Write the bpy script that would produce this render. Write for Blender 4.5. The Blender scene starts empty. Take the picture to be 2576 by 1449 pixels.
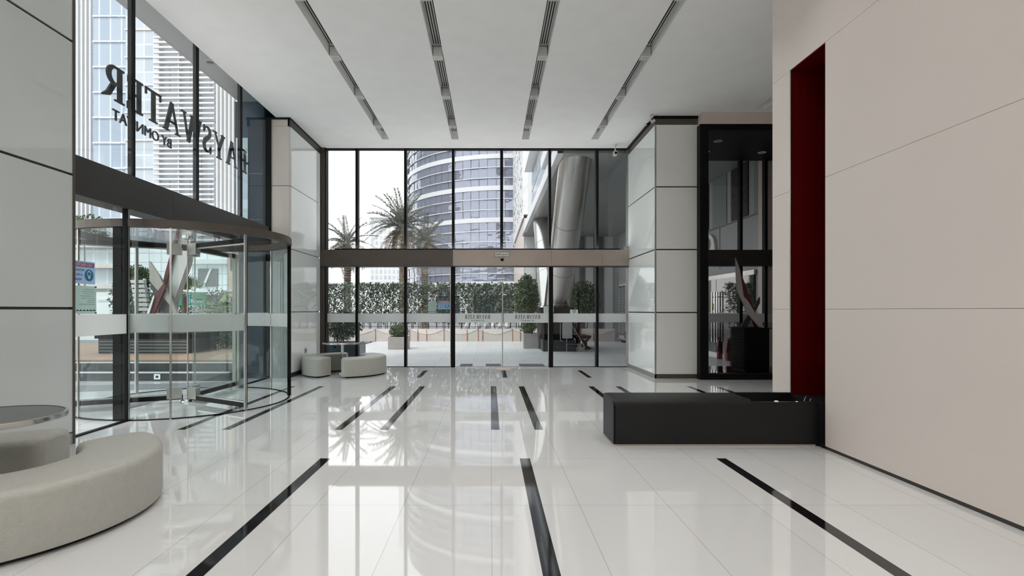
import bpy, math, random
from mathutils import Vector, Matrix
random.seed(7)
S = bpy.context.scene
COL = S.collection
PI = math.pi
R = math.radians

# ------------------------------------------------------------------ camera, sky, exposure
F, VX, VY, EYE = 1350.0, 1234.0, 780.0, 1.33        # focal length and vanishing point in 2576x1449 pixels
cd = bpy.data.cameras.new('camera'); cam = bpy.data.objects.new('camera', cd); COL.objects.link(cam)
cam.location = (0, 0, EYE); cam.rotation_euler = (PI/2, 0, 0)
cd.sensor_fit = 'HORIZONTAL'; cd.sensor_width = 36; cd.lens = 36*F/2576
cd.shift_x = (1288-VX)/2576; cd.shift_y = (VY-724.5)/2576
cd.clip_start = .05; cd.clip_end = 600
S.camera = cam
FILL_UPL = 33.0            # watts of the added fill uplights
LAMP = 4.0            # watts of each box light in the ceiling slots

w = bpy.data.worlds.new('sky'); S.world = w; w.use_nodes = True
nt = w.node_tree; nt.nodes.clear()
_o = nt.nodes.new('ShaderNodeOutputWorld'); _b = nt.nodes.new('ShaderNodeBackground')
_t = nt.nodes.new('ShaderNodeTexCoord'); _s = nt.nodes.new('ShaderNodeSeparateXYZ'); _r = nt.nodes.new('ShaderNodeValToRGB')
_r.color_ramp.elements[0].position = 0.0; _r.color_ramp.elements[0].color = (1.0, .985, .965, 1)
_r.color_ramp.elements[1].position = .8; _r.color_ramp.elements[1].color = (.86, .92, 1.0, 1)
nt.links.new(_t.outputs['Generated'], _s.inputs[0]); nt.links.new(_s.outputs[2], _r.inputs[0])
nt.links.new(_r.outputs[0], _b.inputs[0]); nt.links.new(_b.outputs[0], _o.inputs[0])
_b.inputs[1].default_value = 2.2

sd = bpy.data.lights.new('sun', 'SUN'); sd.energy = 1.6; sd.angle = R(12); sd.color = (1, .95, .88)
sun = bpy.data.objects.new('sun', sd); COL.objects.link(sun); sun.rotation_euler = (R(38), 0, R(-28))

S.view_settings.view_transform = 'Standard'; S.view_settings.look = 'None'
S.view_settings.exposure = 0.1; S.view_settings.gamma = 1.0; S.view_settings.use_curve_mapping = False
cy = S.cycles
cy.max_bounces = 14; cy.diffuse_bounces = 7; cy.glossy_bounces = 6; cy.transparent_max_bounces = 48
cy.transmission_bounces = 6; cy.caustics_reflective = False; cy.caustics_refractive = False
cy.sample_clamp_indirect = 6.0
cy.use_denoising = True

# ------------------------------------------------------------------ materials
MATS = {}
def newmat(name):
    m = bpy.data.materials.new(name); m.use_nodes = True; m.node_tree.nodes.clear(); MATS[name] = m
    return m, m.node_tree.nodes, m.node_tree.links
def M(name, c, rough=.5, metal=0., spec=.5, var=None, bump=None, coat=0.):
    m, N, L = newmat(name)
    out = N.new('ShaderNodeOutputMaterial'); b = N.new('ShaderNodeBsdfPrincipled'); L.new(b.outputs[0], out.inputs[0])
    b.inputs['Roughness'].default_value = rough; b.inputs['Metallic'].default_value = metal
    b.inputs['Specular IOR Level'].default_value = spec; b.inputs['Coat Weight'].default_value = coat
    b.inputs['Coat Roughness'].default_value = .03
    b.inputs['Base Color'].default_value = (*c, 1)
    tc = N.new('ShaderNodeTexCoord')
    sc, am = var or (3.0, .05)
    n = N.new('ShaderNodeTexNoise'); n.inputs['Scale'].default_value = sc; n.inputs['Detail'].default_value = 4
    L.new(tc.outputs['Object'], n.inputs['Vector'])
    mx = N.new('ShaderNodeMix'); mx.data_type = 'RGBA'
    mx.inputs[6].default_value = (*[x*(1-am) for x in c], 1); mx.inputs[7].default_value = (*[min(1, x*(1+am)) for x in c], 1)
    L.new(n.outputs[0], mx.inputs[0]); L.new(mx.outputs[2], b.inputs['Base Color'])
    if bump:
        bs, bt = bump
        n2 = N.new('ShaderNodeTexNoise'); n2.inputs['Scale'].default_value = bs; n2.inputs['Detail'].default_value = 3
        L.new(tc.outputs['Object'], n2.inputs['Vector'])
        bp = N.new('ShaderNodeBump'); bp.inputs['Strength'].default_value = bt; bp.inputs['Distance'].default_value = .01
        L.new(n2.outputs[0], bp.inputs['Height']); L.new(bp.outputs[0], b.inputs['Normal'])
    return m
def grid_coords(N, L, kind):
    tc = N.new('ShaderNodeTexCoord')
    if kind == 'xy': return tc.outputs['Object']
    s = N.new('ShaderNodeSeparateXYZ'); L.new(tc.outputs['Object'], s.inputs[0])
    a = N.new('ShaderNodeMath'); a.operation = 'ADD'; L.new(s.outputs[0], a.inputs[0]); L.new(s.outputs[1], a.inputs[1])
    c = N.new('ShaderNodeCombineXYZ'); L.new(a.outputs[0], c.inputs[0]); L.new(s.outputs[2], c.inputs[1])
    return c.outputs[0]
def G(name, c1, c2, cm, bw, bh, mortar, rough=.4, offset=0., coords='xz', loc=(0, 0, 0), spec=.5, bias=0., metal=0., wave=None, rough_m=None):
    """a surface laid in panels: brick pattern of panel colours c1..c2 and joint colour cm"""
    m, N, L = newmat(name)
    out = N.new('ShaderNodeOutputMaterial'); b = N.new('ShaderNodeBsdfPrincipled'); L.new(b.outputs[0], out.inputs[0])
    br = N.new('ShaderNodeTexBrick'); br.offset = offset; br.squash = 1.0
    br.inputs['Color1'].default_value = (*c1, 1); br.inputs['Color2'].default_value = (*c2, 1); br.inputs['Mortar'].default_value = (*cm, 1)
    br.inputs['Scale'].default_value = 1; br.inputs['Mortar Size'].default_value = mortar; br.inputs['Mortar Smooth'].default_value = 0
    br.inputs['Bias'].default_value = bias; br.inputs['Brick Width'].default_value = bw; br.inputs['Row Height'].default_value = bh
    mp = N.new('ShaderNodeMapping'); mp.inputs['Location'].default_value = loc
    L.new(grid_coords(N, L, coords), mp.inputs[0]); L.new(mp.outputs[0], br.inputs['Vector'])
    L.new(br.outputs['Color'], b.inputs['Base Color'])
    b.inputs['Roughness'].default_value = rough; b.inputs['Specular IOR Level'].default_value = spec; b.inputs['Metallic'].default_value = metal
    if wave:
        tc = N.new('ShaderNodeTexCoord'); n2 = N.new('ShaderNodeTexNoise'); n2.inputs['Scale'].default_value = wave[0]; n2.inputs['Detail'].default_value = 1
        L.new(tc.outputs['Object'], n2.inputs['Vector'])
        bp = N.new('ShaderNodeBump'); bp.inputs['Strength'].default_value = wave[1]; bp.inputs['Distance'].default_value = .02
        L.new(n2.outputs[0], bp.inputs['Height']); L.new(bp.outputs[0], b.inputs['Normal'])
    return m
def glass_mat(name, tint, boost=1.0, base=0.0, rough=0.0):
    m, N, L = newmat(name)
    out = N.new('ShaderNodeOutputMaterial'); mx = N.new('ShaderNodeMixShader'); tr = N.new('ShaderNodeBsdfTransparent'); gl = N.new('ShaderNodeBsdfGlossy')
    tr.inputs[0].default_value = (*tint, 1); gl.inputs['Roughness'].default_value = rough
    fr = N.new('ShaderNodeFresnel'); fr.inputs[0].default_value = 1.5
    ge = N.new('ShaderNodeNewGeometry'); inv = N.new('ShaderNodeMath'); inv.operation = 'SUBTRACT'; inv.inputs[0].default_value = 1
    L.new(ge.outputs['Backfacing'], inv.inputs[1])
    mu = N.new('ShaderNodeMath'); mu.operation = 'MULTIPLY'; L.new(fr.outputs[0], mu.inputs[0]); L.new(inv.outputs[0], mu.inputs[1])
    m2 = N.new('ShaderNodeMath'); m2.operation = 'MULTIPLY'; m2.use_clamp = True; m2.inputs[1].default_value = boost; L.new(mu.outputs[0], m2.inputs[0])
    L.new(m2.outputs[0], mx.inputs[0]); L.new(tr.outputs[0], mx.inputs[1]); L.new(gl.outputs[0], mx.inputs[2]); L.new(mx.outputs[0], out.inputs[0])
    return m
def frosted_mat(name, c, through):
    m, N, L = newmat(name)
    out = N.new('ShaderNodeOutputMaterial'); mx = N.new('ShaderNodeMixShader'); m2 = N.new('ShaderNodeMixShader')
    tr = N.new('ShaderNodeBsdfTransparent'); df = N.new('ShaderNodeBsdfDiffuse'); tl = N.new('ShaderNodeBsdfTranslucent')
    df.inputs[0].default_value = (*c, 1); tl.inputs[0].default_value = (*c, 1); m2.inputs[0].default_value = .5; mx.inputs[0].default_value = 1-through
    L.new(df.outputs[0], m2.inputs[1]); L.new(tl.outputs[0], m2.inputs[2]); L.new(tr.outputs[0], mx.inputs[1]); L.new(m2.outputs[0], mx.inputs[2]); L.new(mx.outputs[0], out.inputs[0])
    return m

M('white_paint', (.88, .88, .87), .6)
M('fixture_grey', (.62, .62, .60), .45)
M('fixture_lens', (.45, .45, .44), .25)
M('black_slot', (.008, .008, .008), .6)
M('black_paint', (.005, .005, .0055), .45, spec=.12)
M('black_metal', (.006, .006, .0065), .5, spec=.12)
M('bronze', (.085, .068, .056), .42, .0, .4, var=(6, .15))
M('bronze_dark', (.030, .027, .024), .4, .0, .5, var=(6, .1))
M('brushed_bronze', (.34, .285, .25), .34, .5, var=(4, .12))
M('steel', (.55, .54, .52), .25, 1.0, var=(5, .12))
M('chrome', (.75, .75, .75), .08, 1.0)
M('steel_matte', (.42, .41, .39), .38, .8, var=(5, .15))
M('stone_beige', (.62, .53, .48), .45, var=(2, .08), bump=(18, .05))
M('right_panel', (.68, .615, .57), .5, var=(1.2, .03))
M('red_paint', (.075, .0005, .001), .4, spec=.2)
M('leather_black', (.0065, .0065, .007), .45, spec=.3, var=(8, .2), bump=(160, .12))
M('leather_white', (.44, .435, .395), .45, var=(26, .10), bump=(110, .45))
M('table_dark', (.03, .03, .032), .18)
M('table_edge', (.60, .60, .59), .18, .9)
G('floor_tiles', (.66, .66, .655), (.69, .69, .685), (.50, .49, .47), .6, 1.15, .003, rough=.03, coords='xy', loc=(-.007, -4.81+11.5, 0), spec=.8, wave=(.9, .02))
G('column_side_glass', (.82, .86, .85), (.83, .87, .86), (.82, .86, .85), 9, 9, 0.0, rough=.03, spec=.9)  # paler copy of back_painted_glass, sky reflection put into the colour
M('floor_black', (.008, .008, .009), .06, spec=.6)
G('back_painted_glass', (.66, .70, .69), (.67, .71, .70), (.66, .7, .69), 9, 9, 0.0, rough=.04, spec=.8)
M('column_glass_grey', (.80, .80, .765), .15, spec=.3, var=(30, .05))
glass_mat('glass', (.965, .975, .97), 1.15)
glass_mat('door_glass', (.94, .962, .957), .95)
glass_mat('tinted_glass', (.72, .79, .80), 1.1)
glass_mat('wing_glass', (.92, .95, .945), .9)
frosted_mat('frosted', (.80, .81, .80), .10)
frosted_mat('poster_blue', (.42, .55, .72), .18)
frosted_mat('poster_white', (.78, .82, .82), .15)
frosted_mat('poster_green', (.50, .62, .58), .18)
M('ink_dark', (.03, .05, .06), .5)
M('ink_blue', (.03, .20, .33), .5)
M('ink_red', (.32, .10, .13), .5)
M('ink_pale', (.62, .72, .84), .5)
M('letter_green_black', (.004, .008, .007), .5, spec=.1)
M('letter_grey', (.012, .013, .013), .5)
M('sign_plate', (.60, .62, .55), .4)
M('dark_blue_glass', (.012, .035, .06), .12, spec=.15)
G('plaza_tiles', (.58, .58, .57), (.64, .64, .63), (.36, .36, .36), .9, .9, .006, rough=.35, coords='xy', offset=.5, wave=(4, .05))
G('paving_white', (.62, .62, .62), (.68, .68, .68), (.4, .4, .4), 1.2, 1.2, .006, rough=.12, coords='xy')
M('paving_tan', (.33, .21, .145), .6, var=(2, .2))
M('asphalt', (.22, .22, .225), .8, var=(1, .12))
M('paving_grey', (.17, .17, .18), .5, var=(3, .1))
M('kerb_dark', (.035, .035, .04), .35, var=(4, .2))
M('kerb_edge', (.6, .6, .6), .4)
M('vestibule_floor', (.006, .006, .007), .04, spec=.8)
M('leaf_dark', (.022, .042, .016), .5, var=(2, .5))
M('leaf_mid', (.055, .09, .035), .5, var=(2, .5))
M('leaf_hedge', (.075, .10, .06), .45, var=(2.5, .6))
M('leaf_palm', (.14, .15, .12), .5, var=(1.5, .4))
M('leaf_fan', (.14, .22, .07), .5, var=(3, .4))
M('leaf_dead', (.20, .155, .11), .7, var=(2, .4))
M('bark', (.16, .125, .095), .85, var=(9, .5), bump=(30, .6))
M('stem_brown', (.07, .055, .04), .8, var=(8, .3))
M('rust_steel', (.36, .33, .31), .45, .2, var=(5, .25))
M('planter_grey', (.30, .29, .28), .5, .1, var=(4, .15))
M('planter_teal', (.018, .032, .04), .25, var=(2, .3))
M('conc_panel', (.50, .46, .43), .7, var=(3, .15))
M('conc_panel_light', (.62, .57, .53), .7, var=(3, .1))
M('rust', (.30, .13, .06), .8, var=(12, .4))
M('gray_panel', (.36, .37, .375), .45, var=(1, .06))
M('gray_panel_dark', (.11, .12, .125), .35, var=(1, .1))
M('light_panel', (.60, .61, .61), .4, var=(1, .05))
M('soffit_grey', (.30, .31, .31), .35, var=(.8, .08))
M('fascia_white', (.78, .78, .79), .3)
M('green_glass_panel', (.22, .26, .23), .3, var=(3, .08))
M('louvre_dark', (.035, .035, .035), .4)
M('shop_glass', (.02, .024, .022), .03, spec=.8)
M('column_steel', (.50, .48, .45), .20, .92, var=(.6, .15))
M('column_seam', (.22, .22, .22), .4, .6)
G('tower_panel', (.74, .77, .80), (.80, .82, .84), (.52, .56, .60), 1.1, 1.75, .05, rough=.5, spec=.3)
G('blue_panel', (.30, .37, .45), (.40, .46, .53), (.55, .60, .66), 1.5, 3.4, .10, rough=.12, spec=.6, bias=-.2)
G('blue_grey_panel', (.40, .46, .52), (.54, .58, .62), (.62, .66, .70), 1.3, 3.4, .09, rough=.15, spec=.6)
G('louvre_tower_wall', (.54, .57, .61), (.60, .63, .67), (.38, .40, .43), 2.3, 3.2, .12, rough=.3, offset=.5)
M('tower_white', (.64, .64, .64), .5)
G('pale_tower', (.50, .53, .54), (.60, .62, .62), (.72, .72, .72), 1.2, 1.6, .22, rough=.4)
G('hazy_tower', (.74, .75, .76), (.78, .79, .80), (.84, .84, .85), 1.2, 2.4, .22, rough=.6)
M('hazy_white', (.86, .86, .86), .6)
M('beige_wall', (.56, .44, .36), .6, var=(.6, .08))
M('white_wall', (.78, .78, .76), .5)
M('window_dark', (.02, .022, .024), .08, spec=.7)
G('white_cladding', (.70, .72, .75), (.76, .78, .80), (.45, .48, .52), 1.0, .75, .03, rough=.2)
M('band_white', (.68, .68, .70), .35)
def tower_glass():
    m, N, L = newmat('tower_glass')
    out = N.new('ShaderNodeOutputMaterial'); b = N.new('ShaderNodeBsdfPrincipled'); L.new(b.outputs[0], out.inputs[0])
    tc = N.new('ShaderNodeTexCoord'); mp = N.new('ShaderNodeMapping'); mp.inputs['Scale'].default_value = (.22, .22, .9); L.new(tc.outputs['Object'], mp.inputs[0])
    n = N.new('ShaderNodeTexNoise'); n.inputs['Scale'].default_value = 1.4; n.inputs['Detail'].default_value = 2; L.new(mp.outputs[0], n.inputs['Vector'])
    bp = N.new('ShaderNodeBump'); bp.inputs['Strength'].default_value = .35; bp.inputs['Distance'].default_value = .4
    L.new(n.outputs[0], bp.inputs['Height']); L.new(bp.outputs[0], b.inputs['Normal'])
    b.inputs['Base Color'].default_value = (.27, .29, .36, 1); b.inputs['Roughness'].default_value = .02; b.inputs['Metallic'].default_value = .55
tower_glass()
M('perforated', (.70, .70, .70), .5, var=(1.6, .35))
M('skin', (.42, .27, .19), .5); M('denim', (.10, .13, .18), .8, var=(40, .2)); M('navy_cloth', (.012, .014, .03), .8, var=(20, .2)); M('hair_black', (.01, .009, .008), .6); M('shoe_black', (.01, .01, .012), .4)
M('cast_iron', (.012, .012, .014), .45); M('bench_wood', (.14, .10, .075), .6, var=(12, .2)); M('white_disc', (.6, .6, .6), .4)
M('red_cloth', (.12, .012, .018), .7); M('white_concrete', (.6, .6, .58), .7); M('extinguisher_red', (.13, .005, .008), .35)
M('yellow_label', (.65, .45, .03), .5); M('sign_green', (.01, .25, .15), .4); M('sign_white', (.8, .8, .8), .4); M('sign_blue', (.02, .10, .45), .4)
M('sculpture_grey', (.48, .47, .46), .35, .2); M('sculpture_taupe', (.36, .32, .29), .35, .2); M('sculpture_dark', (.06, .06, .06), .4); M('sculpture_red', (.10, .008, .016), .4)
M('camera_white', (.62, .60, .55), .4); M('cable', (.03, .03, .028), .5)
M('brown_globe', (.24, .13, .06), .5); M('mat_grey', (.10, .10, .105), .9, var=(60, .3)); M('floor_sticker', (.55, .36, .26), .4); M('floor_sticker_pale', (.66, .56, .48), .4)
M('white_bag', (.80, .80, .82), .5)

# ------------------------------------------------------------------ mesh helpers
class MB:
    def __init__(s): s.v = []; s.f = []; s.mi = []; s.mats = []
    def slot(s, m):
        if m not in s.mats: s.mats.append(m)
        return s.mats.index(m)
    def face(s, pts, m):
        b = len(s.v); s.v += [tuple(p) for p in pts]; s.f.append(tuple(range(b, b+len(pts)))); s.mi.append(s.slot(m)); return s
    def mesh(s, vs, fs, m):
        b = len(s.v); s.v += [tuple(p) for p in vs]; k = s.slot(m)
        for f in fs: s.f.append(tuple(i+b for i in f)); s.mi.append(k)
        return s
    def box(s, x0, x1, y0, y1, z0, z1, m):
        if x0 > x1: x0, x1 = x1, x0
        if y0 > y1: y0, y1 = y1, y0
        if z0 > z1: z0, z1 = z1, z0
        v = [(x0,y0,z0),(x1,y0,z0),(x1,y1,z0),(x0,y1,z0),(x0,y0,z1),(x1,y0,z1),(x1,y1,z1),(x0,y1,z1)]
        return s.mesh(v, [(3,2,1,0),(4,5,6,7),(0,1,5,4),(1,2,6,5),(2,3,7,6),(3,0,4,7)], m)
    def prism(s, poly, d, m):
        """poly: 3D points of a planar polygon, extruded by vector d"""
        d = Vector(d); P = [Vector(p) for p in poly]; n = len(P)
        nrm = Vector((0,0,0))
        for i in range(n): nrm += P[i].cross(P[(i+1) % n])
        if nrm.dot(d) > 0: P.reverse()
        v = P+[p+d for p in P]
        fs = [tuple(range(n)), tuple(range(2*n-1, n-1, -1))]
        fs = [tuple(range(n)), tuple(reversed(range(n, 2*n)))]+[(i, i+n, (i+1) % n+n, (i+1) % n) for i in range(n)]
        return s.mesh(v, [tuple(reversed(f)) if False else f for f in fs], m)
    def cyl(s, p0, p1, r0, r1, m, n=16, caps=True):
        p0, p1 = Vector(p0), Vector(p1); a = (p1-p0).normalized()
        u = a.orthogonal().normalized(); w_ = a.cross(u)
        v = []
        for p, r in ((p0, r0), (p1, r1)):
            for i in range(n):
                t = 2*PI*i/n; v.append(p+(u*math.cos(t)+w_*math.sin(t))*r)
        fs = [(i, (i+1) % n, (i+1) % n+n, i+n) for i in range(n)]
        if caps: fs += [tuple(reversed(range(n))), tuple(range(n, 2*n))]
        return s.mesh(v, fs, m)
    def tube(s, pts, r, m, n=8):
        pts = [Vector(p) for p in pts]; rings = []; u = None
        for i, p in enumerate(pts):
            a = (pts[min(i+1, len(pts)-1)]-pts[max(i-1, 0)]).normalized()
            if u is None: u = a.orthogonal().normalized()
            u = (u-a*u.dot(a)).normalized(); w_ = a.cross(u)
            rr = r[i] if isinstance(r, (list, tuple)) else r
            rings.append([p+(u*math.cos(2*PI*k/n)+w_*math.sin(2*PI*k/n))*rr for k in range(n)])
        v = [q for ring in rings for q in ring]; fs = []
        for i in range(len(pts)-1):
            for k in range(n): fs.append((i*n+k, i*n+(k+1) % n, (i+1)*n+(k+1) % n, (i+1)*n+k))
        fs += [tuple(reversed(range(n))), tuple(range((len(pts)-1)*n, len(pts)*n))]
        return s.mesh(v, fs, m)
    def lathe(s, c, prof, m, n=32):
        v = []; fs = []; k = len(prof)
        for i in range(n):
            t = 2*PI*i/n
            for r, z in prof: v.append((c[0]+r*math.cos(t), c[1]+r*math.sin(t), c[2]+z))
        for i in range(n):
            for j in range(k-1):
                a = i*k+j; b = ((i+1) % n)*k+j; fs.append((a, b, b+1, a+1))
        return s.mesh(v, fs, m)
    def arcwall(s, c, r0, r1, a0, a1, z0, z1, m, n=24):
        v = []; fs = []
        for i in range(n+1):
            t = R(a0+(a1-a0)*i/n); ct, st = math.cos(t), math.sin(t)
            for r, z in ((r0, z0), (r1, z0), (r1, z1), (r0, z1)): v.append((c[0]+r*ct, c[1]+r*st, z))
        for i in range(n):
            for j in range(4):
                a = i*4+j; b = i*4+(j+1) % 4; fs.append((a, b, b+4, a+4))
        if abs(a1-a0) < 359.9: fs += [(3, 2, 1, 0), (n*4, n*4+1, n*4+2, n*4+3)]
        return s.mesh(v, fs, m)
    def build(s, name, parent=None, smooth=False, bevel=None, recalc=False):
        me = bpy.data.meshes.new(name); me.from_pydata(s.v, [], s.f)
        for m in s.mats: me.materials.append(MATS[m])
        me.polygons.foreach_set('material_index', s.mi)
        if smooth: me.polygons.foreach_set('use_smooth', [True]*len(me.polygons))
        me.update()
        if smooth: me.set_sharp_from_angle(angle=R(38))
        o = bpy.data.objects.new(name, me); COL.objects.link(o)
        if recalc:
            import bmesh
            bm = bmesh.new(); bm.from_mesh(me); bmesh.ops.recalc_face_normals(bm, faces=bm.faces); bm.to_mesh(me); bm.free()
        if bevel:
            md = o.modifiers.new('bevel', 'BEVEL'); md.width = bevel; md.segments = 2; md.limit_method = 'ANGLE'; md.angle_limit = R(40)
        if smooth == 'auto' or (bevel and smooth):
            pass
        if parent is not None: attach(o, parent)
        return o
LOCAL = set()
def attach(o, parent):
    o.parent = parent
    if parent.name in WORLD_ROOTS: o.location = -Vector(WORLD_ROOTS[parent.name])     # part built in world coordinates
WORLD_ROOTS = {}
def tag(o, label=None, cat=None, group=None, kind=None):
    if label: o['label'] = label
    if cat: o['category'] = cat
    if group: o['group'] = group
    if kind: o['kind'] = kind
    return o
def thing(name, label, cat, loc=(0, 0, 0), group=None, kind=None, world=True):
    o = bpy.data.objects.new(name, None); COL.objects.link(o); o.location = loc; o.empty_display_size = .2
    if world: WORLD_ROOTS[o.name] = tuple(loc)
    return tag(o, label, cat, group, kind)
def struct(name, mb, label, cat, **k):
    return tag(mb.build(name, **k), label, cat, kind='structure')
def solo(name, mb, label, cat, group=None, **k):
    return tag(mb.build(name, **k), label, cat, group)
def copy_tree(o, parent=None):
    kids = [c for c in bpy.data.objects if c.parent == o]
    c = o.copy(); COL.objects.link(c)
    if parent is not None: c.parent = parent
    for k in kids: copy_tree(k, c)
    return c
def P(px, py, Y): return Vector(((px-VX)*Y/F, Y, EYE+(VY-py)*Y/F))

# lettering ---------------------------------------------------------------
def text_mesh(txt, size, mat, fn, parent=None, name='lettering', depth=.002, align='CENTER', font=None):
    """fn maps (u, v, d) of the flat text (u to the right of its reader, v up, d towards the reader) into the scene"""
    cu = bpy.data.curves.new('text', 'FONT'); cu.body = txt; cu.size = size; cu.align_x = align; cu.extrude = depth
    cu.resolution_u = 3
    if font: cu.font = font
    t = bpy.data.objects.new('text', cu); COL.objects.link(t)
    me = bpy.data.meshes.new_from_object(t.evaluated_get(bpy.context.evaluated_depsgraph_get()))
    bpy.data.objects.remove(t)
    mb = MB(); mb.mesh([fn(v.co.x, v.co.y, v.co.z) for v in me.vertices], [tuple(p.vertices) for p in me.polygons], mat)
    bpy.data.meshes.remove(me)
    return mb.build(name, parent, recalc=True)
def stroke(pts, ws):
    out = []
    for i in range(len(pts)-1):
        (x0, y0), (x1, y1) = pts[i], pts[i+1]
        def nrm(j):
            a = pts[max(j-1, 0)]; b = pts[min(j+1, len(pts)-1)]; dx, dy = b[0]-a[0], b[1]-a[1]; l = math.hypot(dx, dy) or 1
            return -dy/l, dx/l
        n0, n1 = nrm(i), nrm(i+1); w0, w1 = ws[i]/2, ws[i+1]/2
        out.append([(x0+n0[0]*w0, y0+n0[1]*w0), (x0-n0[0]*w0, y0-n0[1]*w0), (x1-n1[0]*w1, y1-n1[1]*w1), (x1+n1[0]*w1, y1+n1[1]*w1)])
    return out
def rect(x0, x1, y0, y1): return [(x0, y0), (x1, y0), (x1, y1), (x0, y1)]
def bowl(cx, cy_, rx, ry, a0, a1, thin, thick, n=10):
    pts = []; ws = []
    for i in range(n+1):
        a = R(a0+(a1-a0)*i/n); pts.append((cx+rx*math.cos(a), cy_+ry*math.sin(a))); ws.append(thin+(thick-thin)*abs(math.cos(a)))
    return stroke(pts, ws)
def serif_glyph(ch):
    T, t, s = .17, .065, .045
    if ch == 'T': return .78, [rect(.30, .47, 0, 1), rect(.02, .76, .94, 1), rect(.02, .07, .78, 1), rect(.71, .76, .78, 1), rect(.2, .57, 0, s)]
    if ch == 'E': return .72, [rect(.10, .27, 0, 1), rect(.02, .66, .945, 1), rect(.02, .68, 0, .055), rect(.2, .5, .48, .54), rect(.61, .66, .8, 1), rect(.63, .68, 0, .22), rect(.46, .5, .4, .62)]
    if ch == 'A': return .92, stroke([(.12, 0), (.44, 1)], [t, t])+stroke([(.44, 1), (.78, 0)], [T, T])+[rect(.24, .66, .32, .375), rect(0, .26, 0, s), rect(.6, .92, 0, s)]
    if ch == 'Y': return .86, stroke([(.12, 1), (.44, .42)], [T, T])+stroke([(.74, 1), (.44, .42)], [t, t])+[rect(.36, .52, 0, .46), rect(.26, .62, 0, s), rect(0, .3, 1-s, 1), rect(.62, .86, 1-s, 1)]
    if ch == 'W': return 1.22, stroke([(.12, 1), (.36, 0)], [T, T])+stroke([(.36, 0), (.60, 1)], [t, t])+stroke([(.54, 1), (.82, 0)], [T, T])+stroke([(.82, 0), (1.08, 1)], [t, t])+[rect(0, .3, 1-s, 1), rect(.42, .7, 1-s, 1), rect(.96, 1.22, 1-s, 1)]
    if ch == 'B': return .76, [rect(.10, .27, 0, 1), rect(.02, .38, .945, 1), rect(.02, .40, 0, .055), rect(.2, .4, .49, .55)]+bowl(.36, .745, .24, .225, -90, 90, .055, .15)+bowl(.38, .275, .28, .247, -90, 90, .055, .16)
    if ch == 'R': return .86, [rect(.10, .27, 0, 1), rect(.02, .38, .945, 1), rect(0, .38, 0, s), rect(.2, .4, .46, .52)]+bowl(.36, .73, .25, .242, -90, 90, .055, .16)+stroke([(.40, .50), (.62, .14), (.84, .02)], [.15, .16, .05])
    if ch == 'S':
        pts = [(.54, .78), (.50, .90), (.40, .965), (.28, .965), (.17, .89), (.14, .77), (.20, .64), (.34, .54), (.48, .43), (.55, .29), (.51, .13), (.40, .035), (.27, .03), (.15, .09), (.10, .23)]
        ws = [.05, .06, .06, .07, .10, .13, .15, .17, .17, .15, .12, .08, .06, .06, .05]
        return .64, stroke(pts, ws)+[rect(.52, .56, .74, 1), rect(.08, .12, 0, .27)]
def serif_word(word, height, width, fn, depth, parent, mat, name='letter'):
    """one mesh for each letter"""
    gl = [serif_glyph(c) for c in word]; gap = .09
    tot = sum(g[0] for g in gl)+gap*(len(gl)-1); k = width/tot; x = 0
    for adv, polys in gl:
        mb = MB()
        for i, pl in enumerate(polys):
            e = depth+i*.0004
            q = [Vector(fn((x+a)*k, b*height, 0)) for a, b in pl]; d = Vector(fn((x+pl[0][0])*k, pl[0][1]*height, e))-q[0]
            mb.prism(q, d, mat)
        mb.build(name, parent, recalc=True); x += adv+gap

# ------------------------------------------------------------------ floor, ceiling, walls
XL, YB = -4.36, 12.55                    # glass planes: left facade and back facade
H = 5.1
fl = MB(); fl.box(-4.42, 7.6, -3.2, 12.62, -.25, 0, 'floor_tiles')
STR = [(-1.525,-1.435,-1,4.81),(.262,.353,-1,4.81),(2.02,2.108,-1,4.81),
       (-3.49,-3.4,5.965,9.37),(-2.99,-2.9,5.965,9.37),(-1.74,-1.65,5.965,9.35),(-1.23,-1.14,5.965,9.35),(.005,.1,5.965,9.35),(.49,.585,5.965,9.35),
       (1.70,1.79,5.965,9.35),(2.17,2.265,5.965,9.35),(3.4,3.49,6.2,9.35),(3.87,3.96,6.2,9.35),
       (-1.47,-1.375,10.56,11.81),(.24,.335,10.56,11.81),(1.91,2.0,10.56,11.81)]
for x0, x1, y0, y1 in STR: fl.face([(x0,y0,.0008),(x1,y0,.0008),(x1,y1,.0008),(x0,y1,.0008)], 'floor_black')
struct('floor', fl, 'polished white tile floor with inlaid black strips', 'floor')

SLOTS = [(-2.39,-2.23), (-.86,-.70), (.69,.85), (2.22,2.38)]
ce = MB(); SY0, SY1 = -2.6, 11.86
xs = [-4.14]+[x for sl in SLOTS for x in sl]+[7.6]
for i in range(0, len(xs), 2):
    if i == len(xs)-2:
        ce.box(xs[i], 4.97, SY0, SY1, H, 5.5, 'white_paint'); ce.box(4.97, 5.14, SY0, 6, H, 5.5, 'white_paint'); ce.box(4.97, 5.14, 10.1, SY1, H, 5.5, 'white_paint')
        ce.box(5.14, xs[i+1], SY0, SY1, H, 5.5, 'white_paint'); ce.box(4.97, 5.14, 6, 10.1, 5.32, 5.5, 'white_paint')
    else: ce.box(xs[i], xs[i+1], SY0, SY1, H, 5.5, 'white_paint')
for x0, x1 in SLOTS: ce.box(x0, x1, SY0, SY1, 5.32, 5.5, 'white_paint')
ce.box(-4.14, 7.6, -3.2, SY0, H, 5.5, 'white_paint'); ce.box(-4.14, 7.6, SY1, 12.62, H, 5.5, 'white_paint')
ce.box(-4.9, -4.14, -3.2, 12.62, 5.46, 5.5, 'soffit_grey')
struct('ceiling', ce, 'white plaster ceiling cut by long recessed slots', 'ceiling')
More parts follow.
